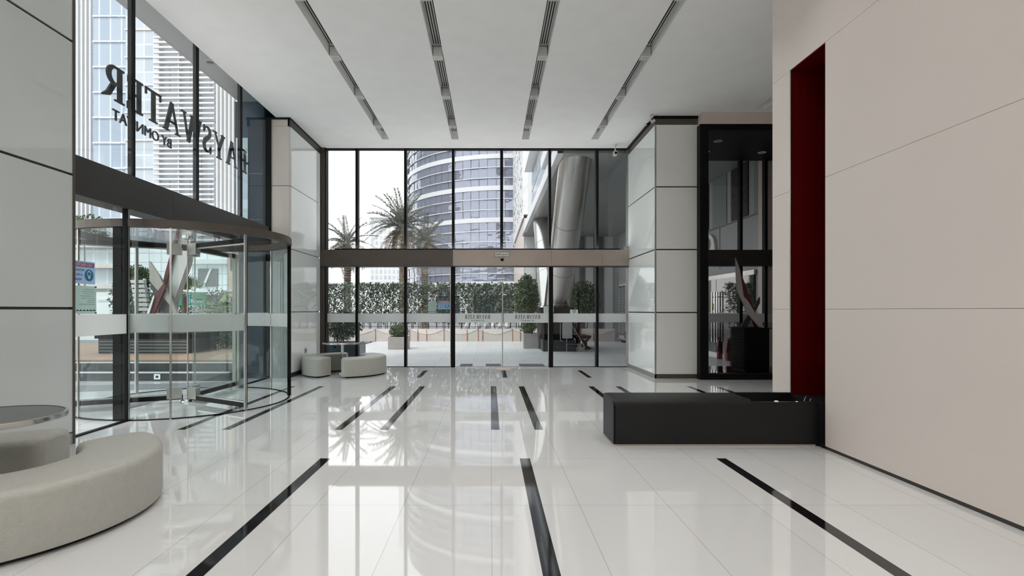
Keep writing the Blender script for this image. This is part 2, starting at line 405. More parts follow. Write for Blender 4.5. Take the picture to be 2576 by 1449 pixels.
rf = MB(); rf.box(-5.0, 7.8, -3.4, 12.8, 5.5, 6.3, 'soffit_grey')
struct('roof_slab', rf, 'grey slab above the lobby ceiling', 'roof')

# right wall with its red-lined recess
def joints_x(mb, x, y0, y1, zs):
    for z in zs: mb.box(x-.0006, x+.004, y0, y1, z-.003, z+.003, 'black_slot')
wr = MB()
for z0, z1 in ((.03, 1.3385), (1.3415, 2.5985), (2.6015, 3.8885), (3.8915, H)): wr.box(3.2, 4.2, -3.2, 5.13, z0, z1, 'right_panel')
wr.box(3.206, 4.19, -3.19, 5.124, 0, H, 'bronze_dark')
struct('wall_right', wr, 'tall smooth beige panelled wall with fine horizontal joints', 'wall')
wl = MB()
for z0, z1 in ((0, 1.3385), (1.3415, 2.5985), (2.6015, 3.8885), (3.8915, H)): wl.box(3.2, 4.2, 5.735, 6.09, z0, z1, 'right_panel')
wl.box(3.206, 4.19, 5.74, 6.085, 0, H, 'bronze_dark')
wl.box(3.2, 4.2, 5.13, 5.735, 3.8915, H, 'right_panel')
wl.box(3.2, 3.95, 5.722, 5.735, 0, 3.88, 'red_paint'); wl.box(3.94, 4.2, 5.13, 5.735, 0, 3.8915, 'red_paint'); wl.box(3.2, 3.94, 5.13, 5.722, 3.88, 3.8915, 'red_paint')
wl.box(3.205, 3.94, 5.1301, 5.142, 0, 3.88, 'red_paint')
wl.box(3.196, 3.206, 5.715, 5.735, 0, 3.8915, 'steel')
struct('wall_recess', wl, 'narrow beige wall end beside a tall red-lined recess', 'wall')
wk = MB(); wk.box(-4.9, 4.2, -3.6, -3.2, 0, 5.5, 'white_paint'); wk.box(-4.6, -4.36, -3.2, 2.9, 0, 5.46, 'white_paint')
struct('wall_back', wk, 'plain white walls behind the camera', 'wall')
w2 = MB(); w2.box(4.2, 7.6, 5.9, 6.09, 0, H, 'right_panel'); w2.box(7.5, 7.6, 6.09, 10.2, 0, H, 'right_panel')
struct('wall_side', w2, 'beige walls of the side bay behind the recess', 'wall')
w3 = MB(); w3.box(4.03, 7.6, 10.22, 10.5, 4.88, H, 'stone_beige')
struct('beam_beige', w3, 'beige stone bulkhead above the black framed opening', 'beam')
# clad columns ------------------------------------------------------------
def clad(name, label, faces, extra, base_z):
    root = thing(name, label, 'column', (0, 0, 0), kind='structure')
    for mb, nm in faces: mb.build(nm, root)
    for mb, nm in extra: mb.build(nm, root)
    return root
# left near column
core = MB(); core.box(-4.6, -4.175, 2.9, 5.345, 0, H+.3, 'bronze_dark')
pan = MB()
for z0, z1 in ((.12, 1.335), (1.36, 2.665), (2.69, 3.99), (4.015, 5.09)): pan.box(-4.19, -4.16, 2.9, 5.34, z0, z1, 'back_painted_glass')
edge = MB(); edge.box(-4.2, -4.15, 5.34, 5.365, 0, H, 'bronze'); bs = MB(); bs.box(-4.18, -4.155, 2.9, 5.34, 0, .11, 'steel_matte')
clad('wall_left', 'pale glass panelled wall beside the revolving door', [(pan, 'glass_panel'), (core, 'core')], [(edge, 'corner_trim'), (bs, 'baseboard')], .12)
# left far column
core = MB(); core.box(-4.43, -3.965, 10.55, 12.40, 0, H, 'bronze_dark')
st = MB()
for z0, z1 in ((2.6, 3.765), (3.775, 4.94)): st.box(-4.43, -3.95, 10.53, 10.56, z0, z1, 'stone_beige')
st.box(-4.43, -3.95, 10.53, 10.56, 4.945, H, 'stone_beige')
sf = MB(); sf.box(-4.43, -3.95, 10.528, 10.56, 0, 2.6, 'steel_matte')
pan = MB()
for z0, z1 in ((.09, 1.285), (1.30, 2.525), (2.54, 3.765), (3.78, 4.93)): pan.box(-3.97, -3.93, 10.555, 12.37, z0, z1, 'column_side_glass')
tb = MB(); tb.box(-3.98, -3.925, 10.53, 12.45, 4.935, 5.07, 'bronze_dark'); tb.box(-4.3, -3.92, 10.50, 12.45, 5.07, H, 'black_metal')
bs = MB(); bs.box(-3.98, -3.935, 10.53, 12.4, 0, .08, 'bronze_dark')
clad('column_left', 'glass clad column between revolving door and back window', [(pan, 'glass_panel'), (core, 'core'), (st, 'stone_face'), (sf, 'steel_face')], [(tb, 'top_band'), (bs, 'baseboard')], .09)
# right column
core = MB(); core.box(3.215, 4.05, 10.455, 12.5, 0, H, 'bronze_dark')
pan = MB(); fr = MB()
for z0, z1 in ((.085, 1.27), (1.295, 2.495), (2.52, 3.715), (3.74, 4.935)):
    pan.box(3.2, 3.23, 10.46, 12.48, z0, z1, 'column_side_glass'); fr.box(3.225, 4.05, 10.44, 10.47, z0, z1, 'column_glass_grey')
ct = MB(); ct.box(3.197, 3.222, 10.436, 10.462, .08, 4.94, 'steel_matte')
tb = MB(); tb.box(3.19, 4.06, 10.43, 12.5, 4.94, 5.05, 'bronze'); tb.box(3.17, 4.09, 10.41, 12.5, 5.05, H, 'black_metal')
bs = MB(); bs.box(3.205, 4.05, 10.445, 10.47, 0, .08, 'bronze'); bs.box(3.205, 3.23, 10.445, 12.48, 0, .08, 'steel_matte')
clad('column_right', 'glass clad square column right of the back window', [(pan, 'glass_panel_side'), (fr, 'glass_panel_front'), (core, 'core')], [(ct, 'corner_trim'), (tb, 'top_band'), (bs, 'baseboard')], .08)

# ------------------------------------------------------------------ back facade
K = YB/F
def bx(px): return (px-VX)*K
def bz(py): return EYE+(VY-py)*K
wb = thing('window_1', 'full height glazed back wall with black mullions and bronze transom', 'window', (0, YB, 0), kind='structure')
MUL = [898, 1020, 1140, 1262, 1383, 1502]
edges = [822]+MUL+[1577]
for a, b in zip(edges[:-1], edges[1:]):
    MB().box(bx(a)+.002, bx(b)-.002, YB-.008, YB+.008, 2.72, H, 'glass').build('upper_pane', wb)
for a, b in zip(edges[:-1], edges[1:]):
    if a in (1140, 1262): continue
    MB().box(bx(a)+.002, bx(b)-.002, YB-.008, YB+.008, 0, 2.36, 'glass').build('lower_pane', wb)
    MB().box(bx(a)+.02, bx(b)-.02, YB-.013, YB-.0095, 1.045, 1.25, 'frosted').build('frosted_band', wb)
for m in MUL:
    wd = .028 if m != 1262 else .034
    MB().box(bx(m)-wd, bx(m)+wd, YB-.04, YB+.14, 2.72, H, 'black_metal').build('mullion', wb)
    if m in (1140, 1262, 1383): continue
    MB().box(bx(m)-wd, bx(m)+wd, YB-.04, YB+.14, 0, 2.36, 'black_metal').build('mullion', wb)
tr = MB()
for a, b in ((811, 1140), (1140.6, 1385), (1385.6, 1510), (1510.4, 1586.5)): tr.box(bx(a), bx(b), YB-.16, YB+.12, 2.353, 2.724, 'brushed_bronze' if a > 1100 else 'bronze')
tr.box(bx(811), bx(1586.5), YB-.158, YB+.1, 2.335, 2.355, 'bronze_dark'); tr.box(bx(811), bx(1586.5), YB-.15, YB+.1, 2.36, 2.72, 'bronze_dark')
tr.build('transom', wb)
MB().box(bx(808), bx(822), YB-.1, YB+.1, 0, H, 'bronze').box(bx(820.5), bx(823), YB-.102, YB+.1, 0, H, 'black_metal').build('jamb', wb)
MB().box(bx(1577), bx(1587), YB-.09, YB+.1, 0, H, 'steel_matte').build('jamb', wb)
MB().box(bx(822), bx(1140), YB-.02, YB+.02, 0, .012, 'black_metal').box(bx(1383), bx(1577), YB-.02, YB+.02, 0, .012, 'black_metal').build('sill', wb)
MB().box(bx(822), bx(1577), YB-.05, YB+.1, H-.02, H, 'black_metal').build('head_trim', wb)
dr = thing('door_1', 'glass sliding entrance door with mirrored lettering', 'door', (0, YB, 0), kind='structure')
for a, b in ((1140, 1263.4), (1264.6, 1384)):
    MB().box(bx(a), bx(b), YB-.068, YB-.056, .02, 2.36, 'door_glass').build('door_leaf', dr)
    MB().box(bx(a)+.02, bx(b)-.01, YB-.0735, YB-.069, 1.035, 1.255, 'frosted').build('frosted_band', dr)
for px in (1140, 1385):
    MB().box(bx(px)-.05, bx(px)+.05, YB-.09, YB-.03, 0, 2.36, 'black_metal').box(bx(px)-.062, bx(px)-.05, YB-.088, YB-.03, 0, 2.36, 'steel').build('door_post', dr)
MB().box(bx(1262.8), bx(1265.2), YB-.075, YB-.05, .02, 2.36, 'steel_matte').build('meeting_stile', dr)
MB().box(bx(1140), bx(1385), YB-.09, YB-.03, 0, .02, 'steel').build('threshold', dr)
def door_text(cx):
    # lettering reads from outside, so it runs mirrored seen from within
    wdt = 64*K; f1 = lambda u, v, d: (bx(cx)+wdt/2-u, YB-.0742+d, bz(802)+v)
    serif_word('BAYSWATER', 10*K, wdt, f1, -.001, dr, 'letter_grey')
    text_mesh('BY OMNIYAT', .052, 'letter_grey', lambda u, v, d: (bx(cx)-u, YB-.0745+d, bz(808.3)+v), dr, depth=.0006)
door_text(1201); door_text(1326.5)

# exit sign, sensor, small box
ar = None
for fp in ('NotoSansArabic-VariableFont_wdth,wght.woff2',):
    import os
    p = os.path.join(bpy.utils.system_resource('DATAFILES'), 'fonts', fp)
ex = thing('exit_sign', 'small pale EXIT sign on the bronze transom above the sliding door', 'sign', (bx(1262), YB-.165, bz(642)))
MB().box(bx(1245), bx(1280), YB-.178, YB-.161, bz(647), bz(637), 'sign_plate').build('plate', ex)
MB().box(bx(1244), bx(1281), YB-.175, YB-.1605, bz(647.6), bz(636.4), 'bronze_dark').build('frame', ex)
text_mesh('EXIT', .066, 'letter_green_black', lambda u, v, d: (bx(1254)+u, YB-.1785-d, bz(644.2)+v), ex, depth=.0008)
text_mesh('\uFEA5\uFEAE\uFEA8\uFEE3'.replace('\uFEA5', '\uFE9D'), .066, 'letter_green_black', lambda u, v, d: (bx(1271)+u, YB-.1785-d, bz(643.5)+v), ex, depth=.0008)
MB().box(bx(1246), bx(1279), YB-.1795, YB-.178, bz(641.8), bz(641.3), 'letter_grey').build('line', ex)
mb = MB(); mb.lathe((bx(1263), YB-.16, bz(653)), [(.0, -.055), (.022, -.05), (.036, -.03), (.04, -.008), (.04, .006), (0, .006)], 'black_metal', 20)
solo('door_sensor', mb, 'black dome sensor under the EXIT sign', 'sensor', smooth=True)
mb = MB(); mb.box(bx(1567), bx(1581), YB-.15, YB-.03, 2.724, 2.795, 'planter_grey'); mb.box(bx(1568), bx(1580), YB-.154, YB-.15, 2.735, 2.75, 'camera_white')
solo('alarm_box', mb, 'small grey box on the right end of the transom', 'box', bevel=.004)
mb = MB(); mb.box(bx(1581), bx(1584.5), YB-.105, YB-.09, bz(684), bz(671), 'fixture_grey')
solo('door_switch', mb, 'small pale switch on the right window jamb', 'switch', bevel=.003)

# stickers on the glass ---------------------------------------------------
def mask_sign(root, O, U, V, Nn, sc):
    """NO ENTRY sheet facing the street; O: corner at the reader's left bottom, U reader's right, V up, Nn towards the lobby"""
    O, U, V, Nn = map(Vector, (O, U, V, Nn)); wv, hv = .46*sc, .32*sc
    def q(mb, u0, u1, v0, v1, m, d, t=.0008): mb.prism([O+U*u0+V*v0+Nn*d, O+U*u1+V*v0+Nn*d, O+U*u1+V*v1+Nn*d, O+U*u0+V*v1+Nn*d], Nn*t, m)
    mb = MB(); q(mb, 0, wv, 0, hv, 'poster_blue', 0, .002); mb.build('sheet', root, recalc=True)
    mb = MB(); q(mb, .02*sc, wv-.03*sc, .235*sc, .30*sc, 'ink_red', .0022); mb.build('heading_bar', root, recalc=True)
    f = lambda u0, v0: (lambda u, v, d: O+U*(u0+u)+V*(v0+v)+Nn*(.0034+d))
    text_mesh('NO ENTRY', .066*sc, 'ink_pale', f(.22*sc, .246*sc), root, depth=.0006)
    for k, t in enumerate(('WITHOUT', 'A FACE', 'MASK')): text_mesh(t, .05*sc, 'ink_dark', f(.32*sc, (.175-.065*k)*sc), root, depth=.0006)
    mb = MB(); c = O+U*(.115*sc)+V*(.125*sc)
    mb.prism([c+Nn*.0024+(U*math.cos(2*PI*i/24)+V*math.sin(2*PI*i/24))*.085*sc for i in range(24)], Nn*.0006, 'ink_blue'); mb.build('mask_symbol', root, recalc=True)
    mb = MB()
    mb.prism([c+Nn*.0032+(U*math.cos(2*PI*i/16)*.036+V*(.022+math.sin(2*PI*i/16)*.045))*sc for i in range(16)], Nn*.0005, 'ink_pale')
    mb.prism([c+Nn*.0038+(U*math.cos(2*PI*i/16)*.027+V*(.018+math.sin(2*PI*i/16)*.03))*sc for i in range(16)], Nn*.0005, 'ink_blue')
    mb.prism([c+Nn*.0044+(U*math.cos(2*PI*i/12)*.022+V*(-.026+math.sin(2*PI*i/12)*.026))*sc for i in range(12)], Nn*.0005, 'ink_pale'); mb.build('mask_face', root, recalc=True)
def notice(root, O, U, V, Nn, wv, hv):
    O, U, V, Nn = map(Vector, (O, U, V, Nn)); rnd = random.Random(3)
    def q(mb, u0, u1, v0, v1, m, d, t=.0006): mb.prism([O+U*u0+V*v0+Nn*d, O+U*u1+V*v0+Nn*d, O+U*u1+V*v1+Nn*d, O+U*u0+V*v1+Nn*d], Nn*t, m)
    mb = MB(); q(mb, 0, wv, 0, hv, 'poster_green', 0, .002); mb.build('sheet', root, recalc=True)
    mb = MB()
    for k in range(8):
        v = hv*(.86-.075*k); u0 = wv*(.06 if k % 3 else .1); q(mb, u0, u0+wv*rnd.uniform(.3, .75), v, v+hv*.010, 'ink_dark', .0022)
    q(mb, 0, wv, hv*.10, hv*.115, 'ink_dark', .0022)
    for k in range(7):
        a = wv*(.05+.14*k); mb.prism([O+U*a+V*hv*.115+Nn*.0022, O+U*(a+wv*.10)+V*hv*.115+Nn*.0022, O+U*(a+wv*.05)+V*hv*.165+Nn*.0022], Nn*.0006, 'ink_dark')
    mb.build('printed_lines', root, recalc=True)
    for u, v in ((.0, .0), (.0, .95), (.93, .0), (.93, .95)):
        mb = MB(); q(mb, wv*u, wv*(u+.07), hv*v, hv*(v+.05), 'ink_dark', .0028, .004); mb.build('corner_clip', root, recalc=True)
xi = XL+.009
r = thing('mask_notice', 'blue NO ENTRY face mask notice on glass by the revolving door', 'sign', (xi, 5.9, 1.63)); mask_sign(r, (xi, 5.90, 1.61), (0, -1, 0), (0, 0, 1), (1, 0, 0), .76)
r = thing('paper_notice', 'pale green printed notice under the blue mask notice, left facade', 'sign', (xi, 5.92, 1.28)); notice(r, (xi, 5.92, 1.29), (0, -1, 0), (0, 0, 1), (1, 0, 0), .34, .30)
yi = YB-.0085
r = thing('mask_notice', 'blue face mask notice on back window left of the sliding door', 'sign', (bx(1132), yi, bz(778))); mask_sign(r, (bx(1132), yi, bz(778)), (-1, 0, 0), (0, 0, 1), (0, -1, 0), .61)
r = thing('paper_notice', 'pale green printed notice on back window beside the mask notice', 'sign', (bx(1097), yi, bz(787.5))); notice(r, (bx(1097), yi, bz(787)), (-1, 0, 0), (0, 0, 1), (0, -1, 0), 20*K, 30*K)
r = thing('no_smoking_sign', 'white no smoking sticker on the glass right of the sliding door', 'sign', (bx(1444), yi, bz(788)))
MB().box(bx(1434), bx(1454), yi-.002, yi, bz(789), bz(779), 'poster_white').build('sheet', r)
mb = MB(); mb.lathe((0, 0, 0), [(.026, 0), (.036, 0), (.036, .001), (.026, .001), (.026, 0)], 'ink_dark', 24); mb.box(-.03, .03, -.004, .004, 0, .0012, 'ink_dark'); mb.box(-.02, .016, -.0035, .0035, 0, .001, 'ink_dark')
o = mb.build('symbol'); o.parent = r; 
import bmesh
for v in o.data.vertices:
    x, y, z = v.co; c, s_ = math.cos(R(35)), math.sin(R(35)); v.co = (x*c-y*s_, -.0025-z, x*s_+y*c+.045)

# ------------------------------------------------------------------ left facade
wf = thing('window_2', 'tall glazed left facade above and beside the revolving door', 'window', (XL, 8, 0), kind='structure')
ys = [3.7, 5.12, 6.54, 7.97, 9.37, 10.75]
for a, b in zip(ys[:-1], ys[1:]): MB().box(XL-.008, XL+.008, a+.002, b-.002, 2.92, 5.46, 'glass' if a < 9 else 'tinted_glass').build('upper_pane', wf)
for y in ys[1:-1]: MB().box(XL-.05, XL+.02, y-.02, y+.02, 2.92, 5.46, 'black_metal').build('mullion', wf)
MB().box(XL-.1, XL+.06, 10.50, 10.535, 0, 5.1, 'black_metal').build('jamb', wf)
MB().box(XL-.008, XL+.008, 5.1, 6.47, 0, 2.56, 'glass').build('lower_pane', wf)
MB().box(XL+.012, XL+.0155, 5.36, 6.45, 1.05, 1.28, 'frosted').build('frosted_band', wf)
MB().box(XL-.008, XL+.008, 9.26, 10.51, 0, 2.56, 'tinted_glass').build('lower_pane', wf)
MB().box(XL+.012, XL+.0155, 9.28, 10.5, 1.05, 1.28, 'frosted').build('frosted_band', wf)
tr = MB()
for a, b in ((3.7, 7.3), (7.304, 8.9), (8.904, 10.53)): tr.box(XL-.24, XL+.04, a, b, 2.54, 2.95, 'bronze_dark')
tr.build('transom', wf)
MB().box(XL-.03, XL+.03, 5.1, 6.46, 0, .014, 'black_metal').box(XL-.03, XL+.03, 9.25, 10.52, 0, .014, 'black_metal').build('sill', wf)
MB().box(-4.2, -4.14, -3.2, 12.5, 5.1, 5.46, 'white_paint').build('ceiling_edge', wf)
# outside soffit strip with two round downlights
sf = MB(); sf.box(-4.95, -4.45, 3, 12.6, 5.42, 5.46, 'soffit_grey'); struct('soffit_left', sf, 'grey outer soffit above the left facade', 'soffit')
for y, lb in ((6.95, 'round downlight in the outer soffit, nearer one above the lettering'), (8.85, 'round downlight in the outer soffit, farther one above the lettering')):
    t = thing('soffit_downlight', lb, 'light', (-4.62, y, 5.42), 'downlights outside the left facade')
    mb = MB(); mb.lathe((-4.62, y, 5.42), [(.05, -.001), (.055, -.012), (.085, -.012), (.09, 0), (.05, 0)], 'steel_matte', 28); mb.build('rim', t, smooth=True)
    mb = MB(); mb.lathe((-4.62, y, 5.42), [(0, -.004), (.056, -.004)], 'window_dark', 28); mb.build('lens', t)
# lettering above the door
sg = thing('facade_lettering', 'large dark mirrored lettering fixed outside the upper left facade glass', 'sign', (-4.46, 8, 3.6))
serif_word('BAYSWATER', .41, 3.66, lambda u, v, d: (-4.45-d, 9.82-u, 3.815+v), .02, sg, 'letter_green_black')
text_mesh('BY OMNIYAT', .185, 'letter_green_black', lambda u, v, d: (-4.49-d, 7.56-u*1.08, 3.60+v), sg, depth=.008, align='LEFT')
MB().box(XL-.088, XL-.012, 9.70, 9.74, 3.97, 4.0, 'letter_green_black').build('standoff', sg); MB().box(XL-.088, XL-.012, 6.30, 6.34, 3.97, 4.0, 'letter_green_black').build('standoff', sg)

# ------------------------------------------------------------------ revolving door
C0 = (-4.42, 7.83); RD = 1.39
rv = thing('revolving_door', 'three wing glass revolving door set in the left facade', 'revolving door', (C0[0], C0[1], 0), kind='thing')
for a0, a1 in ((-90, -32), (-150, -90), (24, 90), (90, 150)):
    MB().arcwall(C0, RD-.006, RD+.006, a0+.6, a1-.6, .02, 2.33, 'door_glass', 20).build('curved_glass', rv, smooth=False)
    MB().arcwall(C0, RD-.0125, RD-.0095, a0+1, a1-1, 1.06, 1.275, 'frosted', 20).build('frosted_band', rv)
def post(a, wd, r_=RD, m='steel_matte', z1=2.33, name='post'):
    c, s_ = math.cos(R(a)), math.sin(R(a)); u = Vector((-s_, c, 0)); n = Vector((c, s_, 0)); p = Vector((C0[0]+r_*c, C0[1]+r_*s_, .0))
    MB().prism([p+u*wd+n*wd, p-u*wd+n*wd, p-u*wd-n*wd, p+u*wd-n*wd], (0, 0, z1), m).build(name, rv, recalc=True)
post(-32, .014, m='steel_matte'); post(24, .026, m='black_metal'); post(-68, .011, m='steel'); post(150, .02); post(-150, .02); post(58, .010, m='steel'); post(115, .01, m='steel'); post(-118, .01, m='steel')
MB().box(XL-.03, XL+.02, C0[1]-RD-.02, C0[1]-RD+.02, 0, 2.54, 'steel').box(XL-.035, XL+.025, C0[1]-RD-.035, C0[1]-RD-.0205, 0, 2.54, 'black_metal').build('post', rv)
MB().box(XL-.06, XL+.05, C0[1]+RD-.035, C0[1]+RD+.035, 0, 2.54, 'steel_matte').build('post', rv)
MB().box(XL-.16, XL-.06, C0[1]-RD-.02, C0[1]-RD+.02, 0, 2.34, 'black_metal').build('post', rv)
MB().arcwall(C0, RD-.07, RD+.035, 0, 360, 2.33, 2.425, 'bronze', 72).build('canopy_ring', rv)
mb = MB(); mb.lathe((C0[0], C0[1], 2.41), [(0, 0), (RD-.07, 0), (RD-.07, .014), (0, .014), (0, 0)], 'wing_glass', 48); mb.build('canopy_glass', rv, recalc=True)
MB().arcwall(C0, RD-.012, RD+.012, 0, 360, 0.001, .012, 'black_metal', 72).build('floor_ring', rv)
MB().cyl((*C0, .02), (*C0, 2.41), .010, .010, 'steel_matte', 12).build('pivot', rv, smooth=True)
mb = MB(); mb.lathe((*C0, 0), [(0, .035), (.05, .035), (.09, .02), (.11, .004), (.11, 0)], 'steel', 24); mb.build('floor_pivot', rv, smooth=True)
mb = MB(); mb.lathe((*C0, 2.36), [(0, 0), (.05, 0), (.07, .02), (.07, .05), (0, .05)], 'chrome', 24); mb.build('head_pivot', rv, smooth=True)
for a in (-30.5, 88, 206):
    c, s_ = math.cos(R(a)), math.sin(R(a)); u = Vector((c, s_, 0)); n = Vector((-s_, c, 0)); o_ = Vector((C0[0], C0[1], 0))
    def bar(mb, r0, r1, z0, z1, t, m):
        mb.prism([o_+u*r0+n*t+Vector((0, 0, z0)), o_+u*r1+n*t+Vector((0, 0, z0)), o_+u*r1-n*t+Vector((0, 0, z0)), o_+u*r0-n*t+Vector((0, 0, z0))], (0, 0, z1-z0), m)
    wg = MB(); bar(wg, .12, 1.335, .10, 2.22, .006, 'wing_glass'); wo = wg.build('wing', rv, recalc=True)
    f = MB(); bar(f, .06, 1.35, .035, .10, .02, 'black_metal'); bar(f, .06, 1.35, .10, .115, .022, 'steel'); bar(f, .06, 1.35, 2.22, 2.285, .02, 'black_metal'); bar(f, .06, 1.35, 2.205, 2.22, .022, 'steel'); bar(f, 1.335, 1.355, .03, 2.285, .02, 'steel_matte'); bar(f, 1.355, 1.362, .03, 2.285, .016, 'black_metal')
    f.build('wing_frame', wo, recalc=True)
    f = MB(); bar(f, .10, 1.33, 1.06, 1.275, .0075, 'frosted'); f.build('frosted_band', wo, recalc=True)
    for z0 in (.05, 2.13): f = MB(); bar(f, .07, .26, z0, z0+.16, .035, 'steel_matte'); f.build('clamp_plate', wo, recalc=True)

# ------------------------------------------------------------------ black framed opening and vestibule
op = thing('window_3', 'black framed floor to ceiling opening beside the right column', 'window', (4.1, 10.3, 0), kind='structure')
MB().box(4.0, 4.16, 10.24, 10.40, 0, 4.88, 'black_paint').build('jamb', op)
MB().box(4.16, 7.5, 10.24, 10.40, 4.76, 4.88, 'black_paint').build('head', op)
MB().box(4.16, 7.5, 10.24, 10.40, 0, .115, 'black_paint').build('sill', op)
MB().box(6.95, 7.5, 10.24, 10.40, .115, 4.76, 'black_paint').build('jamb', op)
vs = thing('vestibule', 'black lined glass vestibule seen through the framed opening', 'vestibule', (5.5, 11.5, 0), kind='structure')
MB().box(4.05, 7.5, 10.40, 12.62, 4.84, 4.9, 'black_paint').build('ceiling_panel', vs)
MB().box(4.1, 7.5, 10.40, 12.55, 0.0, .02, 'vestibule_floor').build('floor_panel', vs)
MB().box(4.05, 4.09, 10.40, 12.5, .02, 4.84, 'black_paint').build('lining', vs)
MB().box(7.0, 7.5, 10.40, 12.5, .02, 4.84, 'bronze_dark').build('lining', vs)
wv = thing('window_4', 'glazed rear wall of the vestibule with dark brown transom', 'window', (5.5, YB, 0), kind='structure')
for a, b in ((4.06, 5.85), (5.85, 6.43), (6.43, 7.0)):
    MB().box(a+.01, b-.01, YB-.008, YB+.008, 2.7, 4.84, 'glass').build('upper_pane', wv)
    MB().box(a+.01, b-.01, YB-.008, YB+.008, .02, 2.37, 'glass').build('lower_pane', wv)
    MB().box(a+.03, b-.03, YB-.013, YB-.0095, 1.045, 1.25, 'frosted').build('frosted_band', wv)
for x in (5.85, 6.43): MB().box(x-.03, x+.03, YB-.04, YB+.1, .02, 4.84, 'black_metal').build('mullion', wv)
MB().box(4.06, 7.0, YB-.14, YB+.1, 2.353, 2.724, 'bronze_dark').build('transom', wv)
MB().box(6.46, 6.75, YB+.12, YB+.4, 0, 5.0, 'stone_beige').build('stone_post', wv)
for (px, py), lb in (((1806, 355), 'recessed downlight in the black vestibule ceiling, front left one'), ((1917, 383.5), 'recessed downlight in the black vestibule ceiling, right one'), ((1775, 382), 'recessed downlight in the black vestibule ceiling, half hidden by the frame')):
    Y = (4.84-EYE)*F/(VY-py); x = (px-VX)*Y/F
    t = thing('recessed_downlight', lb, 'light', (x, Y, 4.84), 'downlights in the vestibule')
    mb = MB(); mb.lathe((x, Y, 4.84), [(.06, -.001), (.062, -.008), (.085, -.008), (.09, 0), (.06, 0)], 'fixture_grey', 28); mb.build('rim', t, smooth=True)
    mb = MB(); mb.lathe((x, Y, 4.84), [(0, -.003), (.063, -.003)], 'fixture_lens', 28); mb.build('lens', t)

# sculpture on louvred plinth in the vestibule
sp = thing('sculpture_plinth', 'black louvred plinth under the leaning blade sculpture in the vestibule', 'plinth', (5.6, 11.6, .02))
MB().box(5.37, 5.87, 11.3, 11.98, .02, .94, 'black_paint').build('body', sp)
MB().box(5.33, 5.91, 11.26, 12.02, .94, .955, 'black_metal').build('top', sp)
for xa, xb, m in ((5.335, 5.37, 'black_metal'), (5.87, 5.895, 'steel_matte')):
    mb = MB()
    for k in range(22): mb.box(xa, xb, 11.30, 11.97, .06+k*.04, .08+k*.04, m)
    mb.build('louvre_slats', sp)
def blade(name, px, Y, th, m, root):
    pts = [P(a, b, Y) for a, b in px]; pts = [Vector((p.x, Y, p.z)) for p in pts]
    MB().prism(pts, (0, th, 0), m).build(name, root, recalc=True)
sc = thing('blade_sculpture', 'small leaning grey and red blade sculpture on the black vestibule plinth', 'sculpture', (5.6, 11.5, .955))
blade('blade', [(1850.7,648),(1862,681),(1871,746),(1881,756),(1924,826),(1912,826),(1882,790),(1855,728)], 11.42, .05, 'sculpture_grey', sc)
blade('red_blade', [(1861.5,679),(1896,774),(1910,822),(1907,826),(1901,826),(1872,760)], 11.50, .04, 'sculpture_red', sc)
blade('dark_blade', [(1912,747),(1912,762),(1880,822),(1880,826),(1863,826),(1867,815),(1895,775)], 11.58, .05, 'sculpture_dark', sc)
MB().box(5.36, 5.75, 11.4, 11.7, .955, .965, 'black_metal').build('base_plate', sc)

# ------------------------------------------------------------------ ceiling slots: box lights and linear air diffusers
def make_light():
    t = thing('ceiling_light', None, 'light', (0, 0, 5.08), world=False)
    MB().box(-.066, .066, 0, .13, .02, .20, 'fixture_grey').build('housing', t)
    MB().box(-.068, .068, -.004, 0, .145, .15, 'black_slot').build('seam', t)
    mb = MB(); mb.box(-.07, .07, -.004, .134, 0, .02, 'fixture_grey'); mb.build('bezel', t)
    MB().box(-.05, .05, .018, .112, -.002, .001, 'fixture_lens').build('lens', t)
    MB().box(-.075, .075, -.02, .15, .20, .24, 'white_paint').build('mounting', t)
    ld = bpy.data.lights.new('lamp', 'AREA'); ld.shape = 'RECTANGLE'; ld.size = .10; ld.size_y = .09; ld.energy = LAMP; ld.spread = R(110); ld.color = (1, .98, .95)
    lo = bpy.data.objects.new('lamp', ld); COL.objects.link(lo); lo.parent = t; lo.location = (0, .065, -.004)
    return t
def make_diffuser(L_):
    t = thing('air_diffuser', None, 'air diffuser', (0, 0, 5.24), world=False)
    MB().box(-.075, .075, 0, L_, .0, .08, 'fixture_grey').build('frame', t)
    mb = MB()
    for k in range(4): mb.box(-.062+k*.034, -.042+k*.034, .02, L_-.02, -.0015, 0, 'black_slot')
    mb.build('slots', t)
    return t
ROW = ['leftmost', 'second from left', 'third from left', 'rightmost']
LY = [(6.38, ''), (7.93, ''), (9.42, ''), (10.94, '')]
NTH = ['nearest the camera', 'second from the camera', 'third from the camera', 'nearest the back window']
for y in (-1.2, .3, 1.8, 3.35, 4.87): LY.append((y, ''))
pl = pdif = None; dif = {}
for i, (x0, x1) in enumerate(SLOTS):
    for k, (y, _) in enumerate(LY):
        if pl is None: pl = make_light(); t = pl
        else: t = copy_tree(pl)
        t.location = ((x0+x1)/2, y, 5.08); tag(t, f'grey box light in the {ROW[i]} ceiling slot, {NTH[k]}' if k < 4 else 'grey box light in a ceiling slot beyond the top edge of the picture', 'light', 'box lights in the ceiling slots')
    for k, (a, b) in enumerate(((5.0, 6.35), (6.54, 7.9), (8.09, 9.39), (9.58, 10.91), (11.10, 11.75))):
        L_ = round(b-a, 3)
        if L_ not in dif: dif[L_] = make_diffuser(L_); t = dif[L_]
        else: t = copy_tree(dif[L_])
        t.location = ((x0+x1)/2, a, 5.24)
        lb = ['at the top of the photo', 'after first box light', 'after second box light', 'after third box light', 'short end piece'][k]
        tag(t, f'slotted air diffuser in the {ROW[i]} ceiling slot, {lb}', 'air diffuser', 'slotted air diffusers')

